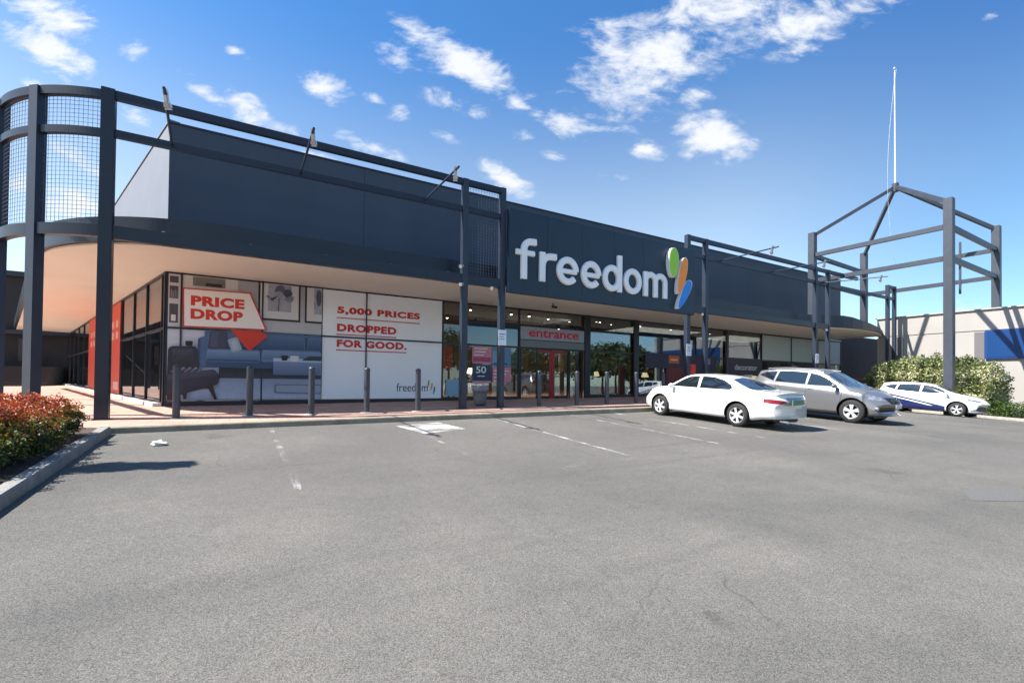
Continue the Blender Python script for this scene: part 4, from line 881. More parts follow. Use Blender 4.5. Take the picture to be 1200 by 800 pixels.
for i in range(3): MB().cyl((-14.2, 45.5+i*1.3, 1.1+i*.69), (-14.2, 45.5+i*1.3, 2.05+i*.67), .025, n=6).build('baluster', BLK, r)

# ------------------------------------------------------------------ plants
def leaves(name, pts, size, nrm_bias, mats, mi, parent=None, off=None, aspect=.55):
    n = len(pts); d = rng.normal(size=(n, 3)); d[:, 2] += nrm_bias; d /= np.linalg.norm(d, axis=1)[:, None]
    t = np.cross(d, rng.normal(size=(n, 3))); t /= np.linalg.norm(t, axis=1)[:, None]; b = np.cross(d, t)
    s = size*(.6+.8*rng.random((n, 1))); o = np.array(off if off is not None else root_off(parent))
    P = pts-o
    v = np.stack([P-t*s, P-b*s*aspect+d*s*.12, P+t*s, P+b*s*aspect+d*s*.12], 1).reshape(-1, 3)
    me = bpy.data.meshes.new(name); me.vertices.add(4*n); me.vertices.foreach_set('co', v.ravel()); me.loops.add(4*n); me.loops.foreach_set('vertex_index', np.arange(4*n))
    me.polygons.add(n); me.polygons.foreach_set('loop_start', np.arange(n)*4); me.polygons.foreach_set('loop_total', np.full(n, 4))
    for m in mats: me.materials.append(m)
    me.polygons.foreach_set('material_index', mi.astype(int)); me.update(); me.validate()
    ob = bpy.data.objects.new(name, me); COL.objects.link(ob)
    if parent is not None: ob.parent = parent
    return ob
def cloud_pts(n, ells, inner=.55):
    """points in the outer shell of a union of ellipsoids with knobbly skin"""
    out = []; E_ = np.array(ells, float); vol = E_[:, 3]*E_[:, 4]+E_[:, 3]*E_[:, 5]+E_[:, 4]*E_[:, 5]; ph = rng.random(6)*6
    while sum(map(len, out)) < n:
        k = rng.choice(len(E_), 4000, p=vol/vol.sum()); d = rng.normal(size=(4000, 3)); d /= np.linalg.norm(d, axis=1)[:, None]
        bumpy = 1+.10*np.sin(d[:, 0]*9+ph[0]+k)+.10*np.sin(d[:, 1]*11+ph[1]+2*k)+.08*np.sin(d[:, 2]*13+ph[2])+.05*np.sin(d[:, 0]*23+ph[3])*np.sin(d[:, 2]*19)
        r = (inner+(1-inner)*rng.random(4000)**.6)*bumpy
        p = E_[k, :3]+d*E_[k, 3:6]*r[:, None]; keep = np.ones(4000, bool)
        for j in range(len(E_)):
            q = (p-E_[j, :3])/E_[j, 3:6]; keep &= ~(((q**2).sum(1) < (inner*.8)**2) & (k != j))
        out.append(p[keep])
    return np.concatenate(out)[:n]
GR1 = leafmat('leaf_green', (.030, .055, .012)); GR2 = leafmat('leaf_yellow', (.19, .19, .018)); RD1 = leafmat('leaf_red', (.40, .06, .025)); RD2 = leafmat('leaf_orange', (.44, .12, .035)); TW = mat('twig', (.06, .045, .035), .9)
def red_shrub(name, ells, n, label, base):
    r = thing(name, base, label, 'shrub', 'clipped red tipped shrubs by the kerb')
    p = cloud_pts(n, ells); top = max(e[2]+e[5] for e in ells); p = p[p[:, 2] > base[2]+.02]; n = len(p)
    tops = np.array([max([e[2]+e[5]*sqrt(max(0, 1-((q[0]-e[0])/e[3])**2-((q[1]-e[1])/e[4])**2)) for e in ells]) for q in p])
    t = (p[:, 2]-tops)/.34 + rng.normal(size=n)*.28
    t = (p[:, 2]-top)/.34 + rng.normal(size=n)*.22 + .12*np.sin(p[:, 0]*9)*np.sin(p[:, 1]*7)
    mi = np.where(t > -.62, np.where(rng.random(n) < .6, 2, 3), np.where(t > -1.05, np.where(rng.random(n) < .62, 1, np.where(rng.random(n) < .5, 3, 0)), np.where(rng.random(n) < .18, 1, 0)))
    leaves('foliage', p, .021, .6, [GR1, GR2, RD1, RD2], mi, r)
    m_ = MB()
    for e in ells:
        for i in range(10):
            a = rng.random()*6.28; m_.cyl((e[0], e[1], base[2]-.05), (e[0]+e[3]*.6*cos(a), e[1]+e[4]*.6*sin(a), e[2]+e[5]*.5), .014, .006, n=5)
    m_.build('stems', TW, r)
zb_ = road(-3, 8)+.11
def zc_(y): return road(-3, y)+.11
red_shrub('red_tipped_shrub', [(-2.88, y, zc_(y)+.31, .70, .62, .42) for y in (7.9, 8.55, 9.2, 9.7)]+[(-3.6, y, zc_(y)+.33, .72, .7, .42) for y in (7.8, 8.6, 9.4)]+[(-4.4, y, zc_(y)+.33, .75, .75, .42) for y in (8.2, 9.2)], 105000, 'large clipped shrub with red new leaves in front, cut by the left edge', (-3.3, 8.7, zc_(8.7)))
red_shrub('red_tipped_shrub', [(-2.72, 10.75, zc_(10.75)+.33, .60, .58, .40), (-3.35, 10.9, zc_(10.9)+.33, .66, .6, .40), (-4.1, 11, zc_(11)+.33, .7, .6, .40), (-4.8, 11, zc_(11)+.33, .7, .6, .40)], 48000, 'smaller clipped shrub with orange leaves behind, nearest the first steel post', (-3.4, 10.9, zc_(10.9)))
# tree standing just outside the left edge, whose shadow falls on the asphalt
BARK = mat('bark', (.09, .07, .05), .9, 0, .3, 8, .6, 20)
def tree(name, x, y, z0, h, cr, label, mats, n=7000, ls=.16, group=None, squash=.8, clear=.35):
    r = thing(name, (x, y, z0), label, 'tree', group); m_ = MB(); prev = Vector((x, y, z0-.1)); rr = h*.028
    for i in range(5):
        q = Vector((x+random.uniform(-.1, .1)*h*.06, y+random.uniform(-.1, .1)*h*.06, z0+h*.62*(i+1)/5)); m_.cyl(prev, q, rr*(1-i*.14), rr*(1-(i+1)*.14), n=9, cap=False); prev = q
    E_ = []
    for i in range(9):
        a = i*2.4+random.random(); t = random.uniform(clear+.1, .62); s = Vector((x, y, z0+h*t)); e = s+Vector((cos(a)*cr*.6, sin(a)*cr*.6, h*random.uniform(.08, .25)))
        m_.cyl(s, e, rr*.45, rr*.12, n=6, cap=False); E_.append((e.x, e.y, e.z, cr*random.uniform(.4, .55), cr*random.uniform(.4, .55), cr*random.uniform(.32, .45)*squash))
    E_.append((x, y, z0+h*.8, cr*.55, cr*.55, h*.19)); m_.build('trunk', BARK, r)
    p = cloud_pts(n, E_, .35); leaves('crown', p, ls, .3, mats, rng.integers(0, len(mats), n), r)
G3 = leafmat('tree_green', (.045, .075, .02)); G4 = leafmat('tree_green_light', (.08, .12, .03)); G5 = leafmat('tree_dark', (.03, .05, .018))
def slim_tree(x, y, h):
    z0 = road(x, y)+.1; r = thing('small_tree', (x, y, z0), 'small slender garden tree just outside the left edge, seen by its shadow', 'tree')
    MB().cyl((x, y, z0-.1), (x, y, z0+h*.8), .05, .02, n=8).build('trunk', BARK, r); n = 2600
    p = cloud_pts(n, [(x, y, z0+h*.86, .45, .32, .30), (x-.7, y+.05, z0+h*.80, .45, .3, .28), (x+.35, y-.05, z0+h*.95, .35, .25, .22)], .2); leaves('crown', p, .07, .3, [G3, G4], rng.integers(0, 2, n), r)
slim_tree(-4.5, 9.45, 4.5)
# trees across the car park behind the camera: they are what the shop glass mirrors
for i, (x, y, h, c) in enumerate([(-22, -26, 9, 4.5), (-10, -30, 11, 5), (0, -24, 7.5, 3.6), (9, -30, 10.5, 4.8), (19, -26, 8, 4), (29, -31, 11, 5.2), (41, -27, 9, 4.4), (54, -31, 10, 5), (68, -28, 9, 5), (82, -30, 11, 5.5), (40, -2.5, 6.5, 3.0), (43, -9, 8, 3.8), (47, -16, 9, 4.4)]):
    tree('shade_tree', x, y, road(x, y), h, c, 'leafy tree across the car park behind the camera, mirrored in the shop glass', [G3, G4, G5], 5000, .24, 'trees across the car park')
# pale green bush in front of the beige wall
PG1 = leafmat('pale_leaf', (.30, .33, .13), .25); PG2 = leafmat('pale_leaf_dark', (.10, .135, .045), .25); PG3 = leafmat('cream_leaf', (.50, .50, .28), .2)
r = thing('pale_bush', (34.5, 11, .3), 'wide pale green variegated bush before the beige wall', 'bush')
E_ = [(34.6, 13.0, 1.9, 1.2, 1.2, 1.3), (34.4, 11.9, 2.0, 1.3, 1.2, 1.5), (34.5, 10.8, 2.2, 1.3, 1.1, 1.35), (34.9, 9.8, 2.1, 1.2, 1.0, 1.35), (35.3, 9.0, 1.9, 1.1, .9, 1.25), (34.2, 12.5, 1.0, 1.2, 1.3, 1.0), (34.2, 10.5, 1.0, 1.3, 1.6, 1.0), (34.9, 9.0, 1.0, 1.1, 1.0, 1.0), (35.3, 12, 2.3, 1.2, 1.6, 1.1)]
p = cloud_pts(46000, E_, .6); p = p[p[:, 2] > .1]; n = len(p); cl_ = np.sin(p[:, 0]*3.1)+np.sin(p[:, 1]*4.3+1)+np.sin(p[:, 2]*5+2)+rng.normal(size=n)*.9
leaves('foliage', p, .062, .5, [PG1, PG2, PG3], np.where(cl_ > .7, 2, np.where(cl_ > -.9, 0, 1)), r)
m_ = MB()
for e in E_[:5]:
    for i in range(7): a = rng.random()*6.28; m_.cyl((e[0], e[1], .2), (e[0]+.7*cos(a), e[1]+.7*sin(a), e[2]+.5), .03, .01, n=5)
m_.build('stems', TW, r)
r = thing('low_hedge', (33.3, 6, .2), 'low bright green hedge along the kerb at the right edge', 'hedge')
E_ = [(33.6, y, road(33.6, y)+.35, .95, .8, .58) for y in np.arange(8.2, -6, -.8)]
p = cloud_pts(42000, E_, .6); LG = leafmat('hedge_leaf', (.06, .11, .02)); LG2 = leafmat('hedge_leaf_light', (.11, .18, .03)); leaves('foliage', p, .04, .6, [LG, LG2, GR1], rng.integers(0, 3, len(p)), r)
m_ = MB()
for e in E_:
    for i in range(4): a = rng.random()*6.28; m_.cyl((e[0], e[1], e[2]-.4), (e[0]+.4*cos(a), e[1]+.4*sin(a), e[2]+.3), .012, .006, n=5)
m_.build('stems', TW, r)
# crumpled paper on the asphalt
bm = bmesh.new(); bmesh.ops.create_icosphere(bm, subdivisions=3, radius=.085)
for v_ in bm.verts:
    q = v_.co; s = 1+.28*sin(q.x*60+1)*cos(q.y*47)+.22*sin(q.z*75+q.x*30); v_.co = Vector((q.x*s*1.15, q.y*s*.9, q.z*s*.55))
me = bpy.data.meshes.new('crumpled_paper'); bm.to_mesh(me); bm.free(); me.materials.append(mat('paper', (.75, .74, .72), .8)); o = bpy.data.objects.new('crumpled_paper', me); COL.objects.link(o)
o.location = (-1.05, 10.2, road(-1.05, 10.2)+.042); tag(o, 'crumpled white paper lying on the asphalt near the red tipped shrubs', 'litter')

# ------------------------------------------------------------------ cars
def sstep(x): x = max(0, min(1, x)); return x*x*(3-2*x)
CARGLASS = mat('car_glass', (.012, .016, .02), .03, 0, spec=.9, coat=1); RUBBER = mat('tyre_rubber', (.02, .02, .02), .8, 0, .2, 30); CHROME = mat('chrome', (.7, .7, .72), .12, 1)
SEAM = mat('seam', (.03, .03, .03), .7); LENSW = mat('clear_lens', (.10, .11, .13), .08, .5, coat=1, col2=(.62, .64, .68), scale=9); LENSR = mat('red_lens', (.26, .008, .012), .12, coat=1); ORG = mat('orange_lens', (.7, .22, .02), .2); RIM = mat('alloy', (.68, .69, .70), .3, .35); DGREY = mat('grey_plastic', (.05, .052, .055), .6)
def cut_region(bm, poly, ax, flt):
    """cut the outline of a polygon into the surface and return the faces inside it"""
    i, j = ax; P = [Vector(p) for p in poly]; ar = sum(P[k].x*P[(k+1) % len(P)].y-P[(k+1) % len(P)].x*P[k].y for k in range(len(P)))
    if ar < 0: P = P[::-1]
    x0, x1 = min(p.x for p in P)-.05, max(p.x for p in P)+.05; y0, y1 = min(p.y for p in P)-.05, max(p.y for p in P)+.05
    def near(f):
        c = [v.co for v in f.verts]; return max(q[i] for q in c) > x0 and min(q[i] for q in c) < x1 and max(q[j] for q in c) > y0 and min(q[j] for q in c) < y1 and flt(f)
    for k in range(len(P)):
        a, b = P[k], P[(k+1) % len(P)]; d = b-a; nn = [0, 0, 0]; nn[i] = d.y; nn[j] = -d.x; co = [0, 0, 0]; co[i] = a.x; co[j] = a.y
        fs = [f for f in bm.faces if near(f)]; g = list({e for f in fs for e in f.edges})+list({v for f in fs for v in f.verts})+fs
        bmesh.ops.bisect_plane(bm, geom=g, plane_co=co, plane_no=nn, dist=1e-5)
        for f in bm.faces: f.normal_update()
    res = []
    for f in bm.faces:
        if not near(f): continue
        c = f.calc_center_median(); p = Vector((c[i], c[j]))
        if all((P[(k+1) % len(P)]-P[k]).cross(p-P[k]) > -1e-6 for k in range(len(P))): res.append(f)
    return res
def interp(pts, n=3):
    xs_, zs_ = zip(*sorted(pts))
    def f(x):
        # smoothed piecewise-linear
        s = 0; w_ = 0
        for k_, ww in ((-.06, 1), (-.03, 2), (0, 3), (.03, 2), (.06, 1)):
            s += ww*float(np.interp(x+k_, xs_, zs_)); w_ += ww
        return s/w_
    return f
def car(root, sp):
    top, belt, zl, hw = interp(sp['top']), interp(sp['belt']), interp(sp['low']), interp(sp['hw']); xr, xf = sp['x']
    nS = 110; xs_ = [xr+(xf-xr)*(.5-.5*cos(pi*i/nS))*.35+(xf-xr)*(i/nS)*.65 for i in range(nS+1)]
    tum = sp.get('tumble', .34); rows = []
    for x in xs_:
        w_, zt, zb = hw(x), top(x), zl(x); zbe = min(belt(x), zt-.045); h = zt-zbe; t = sstep((h-.05)/.22)
        w6 = (1-t)*.80*w_+t*(.94*w_-tum*h-.02); z6 = zt-(1-t)*.02-t*.05
        mid = zb+.50*(zbe-zb)
        cp = [(0, zb), (.75*w_, zb), (.93*w_, zb+.03), (.985*w_, zb+.14), (1.0*w_, mid), (.99*w_, zbe-.12), (.965*w_, zbe-.04), (.94*w_, zbe+.0), (w6+.012, z6-.012), (w6-.05, z6+.018), (.5*w6, zt-.012), (0, zt)]
        seg = [2, 1, 2, 3, 3, 2, 2, 7, 2, 3, 3]
        row = []
        for k_, ns in enumerate(seg):
            p0 = Vector(cp[max(0, k_-1)]); p1 = Vector(cp[k_]); p2 = Vector(cp[k_+1]); p3 = Vector(cp[min(len(cp)-1, k_+2)])
            for q in range(ns):
                u = q/ns
                if k_ in (0, 7): pt = p1.lerp(p2, u)+(Vector((.012*sin(pi*u), 0)) if k_ == 7 and t > .5 else Vector((0, 0)))
                else:
                    m1 = (p2-p0)*.5*min(1, (p2-p1).length/max(.001, (p1-p0).length)); m2 = (p3-p1)*.5*min(1, (p2-p1).length/max(.001, (p3-p2).length))
                    pt = p1*(2*u**3-3*u*u+1)+m1*(u**3-2*u*u+u)+p2*(-2*u**3+3*u*u)+m2*(u**3-u*u)
                row.append(pt)
        row.append(Vector(cp[-1]))
        full = [(p.x, p.y) for p in row]+[(-p.x, p.y) for p in row[-2:0:-1]]
        rows.append(full)
    bm = bmesh.new(); VV = []
    for x, row in zip(xs_, rows):
        L_ = []
        for (y, z) in row:
            ef = sstep((x-(xf-.75))/.75); er = sstep(((xr+.6)-x)/.6); ry = abs(y)/sp['W']
            dx = -sp.get('bowf', .42)*ef*ry**2.4+sp.get('bowr', .26)*er*ry**2.6
            # bumper relief: pull the upper nose back, tuck the chin under
            dx += -ef*sp.get('rakef', .10)*max(0, z-.62)*1.2 + er*sp.get('raker', .10)*max(0, z-.62)
            L_.append(bm.verts.new((x+dx, y, z)))
        VV.append(L_)
    n = len(VV[0])
    for a, b in zip(VV[:-1], VV[1:]):
        for k_ in range(n): bm.faces.new((a[k_], b[k_], b[(k_+1) % n], a[(k_+1) % n]))
    half = n//2
    for end in (0, -1):       # close nose and tail with a grid of strips
        R_ = VV[end]
        for k_ in range(half):
            a, b, c, d = R_[k_], R_[k_+1], R_[(n-k_-1) % n], R_[(n-k_) % n]; vs = []
            for q in (a, b, c, d):
                if q not in vs: vs.append(q)
            if len(vs) > 2: bm.faces.new(vs)
    bmesh.ops.recalc_face_normals(bm, faces=bm.faces)
    for f in bm.faces: f.smooth = True; f.material_index = 0; f.normal_update()
    mats = [sp['paint'], CARGLASS, SEAM]; names = {1: 'window'}
    side = lambda f: abs(f.normal.y) > .42
    r_ = sp['r']
    # wheel arches
    for wx in (sp['wb']/2, -sp['wb']/2):
        ra = r_+.065; poly = [(wx+ra*cos(2*pi*k_/22), r_+.01+ra*sin(2*pi*k_/22)) for k_ in range(22)]
        fs = cut_region(bm, poly, (0, 2), lambda f: abs(f.calc_center_median().y) > .5*sp['W']); bmesh.ops.delete(bm, geom=fs, context='FACES')
    parts = {}
    idx = 3
    for (nm, poly, ax, flt, m) in sp['regions']:
        fs = cut_region(bm, poly, ax, side if flt == 'side' else flt)
        mats.append(m); 
        for f in fs: f.material_index = idx
        parts[idx] = (nm, m); idx += 1
    bm.verts.ensure_lookup_table()
    # seams
    for (a, b) in sp['seams']:
        a = Vector(a); b = Vector(b); d = (b-a).normalized(); nr = Vector((-d.y, d.x))*.006
        for f in cut_region(bm, [a-nr, b-nr, b+nr, a+nr], (0, 2), side):
            if f.material_index == 0: f.material_index = 2
    # split every region off into a mesh of its own
    for f in bm.faces: f.smooth = True
    made = []
    for k_ in parts:
        nm, m = parts[k_]; fs = [f for f in bm.faces if f.material_index == k_]
        if not fs: continue
        # left and right lamps or windows become separate parts
        groups = {}
        for f in fs:
            c = f.calc_center_median(); key = 0 if nm in ('windscreen', 'rear_window', 'grille', 'lower_grille', 'boot_panel', 'lower_bumper', 'side_stripe', 'pale_stripe') else (1 if c.y > 0 else -1)
            groups.setdefault(key, []).append(f)
        for key, ff in groups.items():
            vmap = {}; me = bpy.data.meshes.new(nm); vs = []; fc = []; inset = -.006 if 'window' in nm or nm == 'windscreen' else .0
            for f in ff:
                t_ = []
                for v_ in f.verts:
                    if v_ not in vmap: vmap[v_] = len(vs); vs.append(v_.co+v_.normal*inset)
                    t_.append(vmap[v_])
                fc.append(t_)
            me.from_pydata(vs, [], fc); me.materials.append(m); me.polygons.foreach_set('use_smooth', [True]*len(fc)); me.update()
            o_ = bpy.data.objects.new(nm, me); COL.objects.link(o_); o_.parent = root; made.append(o_)
    bmesh.ops.delete(bm, geom=[f for f in bm.faces if f.material_index > 2], context='FACES')
    me = bpy.data.meshes.new('body'); bm.to_mesh(me); bm.free(); me.materials.append(sp['paint']); me.materials.append(CARGLASS); me.materials.append(SEAM)
    bo = bpy.data.objects.new('body', me); COL.objects.link(bo); bo.parent = root
    # dark inner shell behind gaps
    W2 = sp['W']
    for wx in (sp['wb']/2, -sp['wb']/2):
        for s_ in (-1, 1):
            m_ = MB(); ra = r_+.062; n_ = 20; v = []
            for k_ in range(n_+1):
                a = radians(-25+230*k_/n_); v += [(wx+ra*cos(a), s_*(W2*.93), r_+.01+ra*sin(a)), (wx+ra*cos(a), s_*(W2*.55), r_+.01+ra*sin(a))]
            m_.add(v, [(2*k_, 2*k_+1, 2*k_+3, 2*k_+2) for k_ in range(n_)])
            c_ = [(wx+ra*cos(radians(-25+230*k_/n_)), s_*W2*.55, r_+.01+ra*sin(radians(-25+230*k_/n_))) for k_ in range(n_+1)]; m_.add(c_, [tuple(range(n_+1))])
            m_.build('wheel_arch', BLK, root, off=(0, 0, 0))
    MB().box(-sp['wb']/2-.45, sp['wb']/2+.45, -W2*.5, W2*.5, .17, .32).build('underbody', BLK, root, off=(0, 0, 0))
    # wheels
    for wx in (sp['wb']/2, -sp['wb']/2):
        for s_ in (-1, 1):
            yc = s_*(W2-.115); tw = .10; R0 = r_; Rr = sp['rim']
            prof = [(Rr-.01, -tw), (Rr+.02, -tw-.008), (R0-.03, -tw+.002), (R0-.008, -tw+.025), (R0, -tw+.05), (R0, tw-.05), (R0-.008, tw-.025), (R0-.03, tw-.002), (Rr+.02, tw+.008), (Rr-.01, tw)]
            wl = bpy.data.objects.new('wheel', None); COL.objects.link(wl); wl.parent = root; wl.location = (wx, yc, r_)
            MB().lathe(prof, axis='y', n=40).build('tyre', RUBBER, wl, off=(0, 0, 0))
            q = MB(); o_ = s_
            q.lathe([(Rr+.004, o_*tw*.98), (Rr-.012, o_*tw*1.0), (Rr-.022, o_*tw*.88), (Rr-.03, -o_*tw*.4)], axis='y', n=40)
            ns = sp['spokes']
            for k_ in range(ns):
                a = 2*pi*k_/ns+.3
                for sg_ in ((-1, 1) if sp.get('split') else (0,)):
                    a2 = a+sg_*.17; ca, sa = cos(a), sin(a); c2, s2 = cos(a2), sin(a2)
                    q.beam((.04*ca, o_*tw*.86, .04*sa), ((Rr-.02)*c2, o_*tw*.90, (Rr-.02)*s2), sp['sw'], .022, 0, up=(0, 1, 0))
            q.lathe([(0, o_*tw*.98), (.035, o_*tw*.97), (.055, o_*tw*.9), (.055, o_*tw*.6)], axis='y', n=18)
            q.build('rim', sp.get('rimmat', RIM), wl, off=(0, 0, 0))
            MB().lathe([(0, o_*tw*.3), (Rr-.03, o_*tw*.3), (Rr-.03, o_*tw*.25), (0, o_*tw*.25)], axis='y', n=24).build('brake_disc', mat('brake', (.03, .03, .032), .5, .5), wl, off=(0, 0, 0))
    # mirrors, handles
    mx, my, mz = sp['mirror']
    for s_ in (-1, 1):
        q = MB(); q.beam((mx, s_*(my-.10), mz-.04), (mx, s_*(my+.02), mz-.02), .06, .035); q.add(*ellipsoid((mx, s_*(my+.09), mz+.02), (.07, .115, .075)), 0, True); q.build('wing_mirror', sp.get('mirrormat', sp['paint']), root, off=(0, 0, 0))
        for hx, hz in sp['handles']:
            q = MB(); q.add(*ellipsoid((hx, s_*(W2*sp.get('hy', .985)), hz), (.095, .018, .018)), 0, True); q.build('door_handle', sp.get('handlemat', sp['paint']), root, off=(0, 0, 0))
def ellipsoid(c, r, n=10, m=14):
    v = []; f = []
    for i in range(n+1):
        for j in range(m): a = pi*i/n; b = 2*pi*j/m; v.append((c[0]+r[0]*sin(a)*cos(b), c[1]+r[1]*sin(a)*sin(b), c[2]+r[2]*cos(a)))
    for i in range(n):
        for j in range(m): f.append((i*m+j, i*m+(j+1) % m, (i+1)*m+(j+1) % m, (i+1)*m+j))
    return v, f
def place_car(root, x, y, rz, wb):
    """stand the car on the sloping asphalt: nose direction rz"""
    dx, dy = cos(rz), sin(rz); zf = road(x+dx*wb/2, y+dy*wb/2); zr = road(x-dx*wb/2, y-dy*wb/2); zl_ = road(x-dy*.75, y+dx*.75); zr_ = road(x+dy*.75, y-dx*.75)
    root.location = (x, y, (zf+zr)/2+.004); root.rotation_euler = (math.atan2(zl_-zr_, 1.5), -math.atan2(zf-zr, wb), rz)

up = lambda lo: (lambda f: f.normal.z > .12 and f.calc_center_median().z > lo)
# --- white sedan
PW = mat('white_car_paint', (.80, .81, .80), .25, 0, coat=1)
sedan = dict(paint=PW, x=(-2.56, 2.36), W=.885, wb=2.75, r=.325, rim=.225, spokes=6, sw=.062, hy=.99, rakef=.06, raker=.05, bowr=.24,
    top=[(-2.58, .66), (-2.53, .84), (-2.46, .97), (-2.3, 1.015), (-1.68, 1.04), (-1.30, 1.20), (-.95, 1.345), (-.6, 1.415), (-.1, 1.44), (.3, 1.42), (.55, 1.355), (.95, 1.13), (1.22, .985), (1.7, .925), (2.05, .84), (2.25, .73), (2.36, .58)],
    belt=[(-2.58, .62), (-2.42, .90), (-1.75, .985), (-1, .975), (.2, .945), (1.2, .90), (1.9, .82), (2.2, .70), (2.36, .52)],
    low=[(-2.58, .34), (-2.42, .30), (-2.0, .27), (-1.7, .2), (1.7, .19), (2.1, .22), (2.36, .30)],
    hw=[(-2.58, .78), (-2.42, .84), (-2.0, .875), (-1.2, .89), (.8, .89), (1.6, .875), (2.1, .83), (2.3, .74), (2.36, .68)],
    mirror=(.86, .86, .99), handles=[(.10, .875), (-.98, .895)], mirrormat=PW,
    seams=[((-.08, .30), (-.08, .96)), ((.98, .34), (1.05, .93)), ((-1.02, .65), (-1.05, .97)), ((-.95, .45), (-1.02, .65)), ((-.95, .22), (-.95, .45)), ((1.0, .26), (.97, .6)), ((-1.95, .72), (-1.95, .98))],
    regions=[
        ('side_window', [(.96, 1.0), (.60, 1.215), (.36, 1.32), (.0, 1.355), (-.02, 1.0)], (0, 2), 'side', CARGLASS),
        ('side_window', [(-.10, 1.0), (-.10, 1.355), (-.50, 1.345), (-.85, 1.27), (-1.10, 1.15), (-1.17, 1.07), (-1.10, 1.01)], (0, 2), 'side', CARGLASS),
        ('windscreen', [(1.24, -.60), (1.28, 0), (1.24, .60), (1.16, .72), (.60, .56), (.55, 0), (.60, -.56), (1.16, -.72)], (0, 1), up(.99), CARGLASS),
        ('rear_window', [(-1.66, -.60), (-1.68, 0), (-1.66, .60), (-1.56, .66), (-1.0, .54), (-.94, 0), (-1.0, -.54), (-1.56, -.66)], (0, 1), up(1.0), CARGLASS),
        ('tail_light', [(.42, .71), (.42, .80), (.70, .83), (1.0, .86), (1.0, .80), (.8, .72)], (1, 2), lambda f: f.calc_center_median().x < -2.12, LENSR),
        ('tail_light', [(-.42, .71), (-.42, .80), (-.70, .83), (-1.0, .86), (-1.0, .80), (-.8, .72)], (1, 2), lambda f: f.calc_center_median().x < -2.12, LENSR),
        ('boot_panel', [(-.40, .67), (.40, .67), (.40, .89), (-.40, .89)], (1, 2), lambda f: f.calc_center_median().x < -2.3, mat('boot_silver', (.30, .33, .35), .3, .2)),
        ('headlight', [(.40, .62), (.40, .76), (.9, .80), (.9, .62)], (1, 2), lambda f: f.calc_center_median().x > 2.0, LENSW),
        ('headlight', [(-.40, .62), (-.40, .76), (-.9, .80), (-.9, .62)], (1, 2), lambda f: f.calc_center_median().x > 2.0, LENSW),
        ('side_marker', [(-2.02, .55), (-2.02, .58), (-1.86, .58), (-1.86, .55)], (0, 2), 'side', ORG)])
sr = thing('white_sedan', (0, 0, 0), 'white four-door sedan parked nose to the kerb, left of the silver car', 'car', 'cars parked in front of the shop')
car(sr, sedan)
q = MB(); q.box(-2.572, -2.55, -.26, .26, .70, .83); q.build('number_plate', mat('plate_green', (.10, .22, .17), .5), sr, off=(0, 0, 0))
q = MB(); n_ = 12; v = []
for i in range(n_+1):
    y = -.66+1.32*i/n_; k_ = (abs(y)/.66)**3; xx = -2.42+.12*k_; v += [(xx-.08, y, 1.03-.05*k_), (xx+.16, y, 1.012-.05*k_), (xx-.04, y, .975-.05*k_)]
q.add(v, [f for i in range(n_) for f in ((3*i, 3*i+1, 3*i+4, 3*i+3), (3*i+1, 3*i+2, 3*i+5, 3*i+4), (3*i+2, 3*i, 3*i+3, 3*i+5))]+[(0, 1, 2), (3*n_, 3*n_+2, 3*n_+1)], 0, True); q.build('boot_lip', PW, sr, off=(0, 0, 0))
for s_ in (-1, 1):
    MB().box(-.98, .95, s_*.878-.008, s_*.878+.012, .50, .545).build('rubbing_strip', PW, sr, .004, off=(0, 0, 0))
MB().cyl((-2.40, .5, .26), (-2.62, .5, .25), .035, n=12).build('exhaust', CHROME, sr, off=(0, 0, 0))
MB().box(-2.36, -2.15, -.45, .45, .20, .31).build('silencer', BLK, sr, .03, off=(0, 0, 0))
place_car(sr, 13.0, 9.55, radians(90), 2.75)

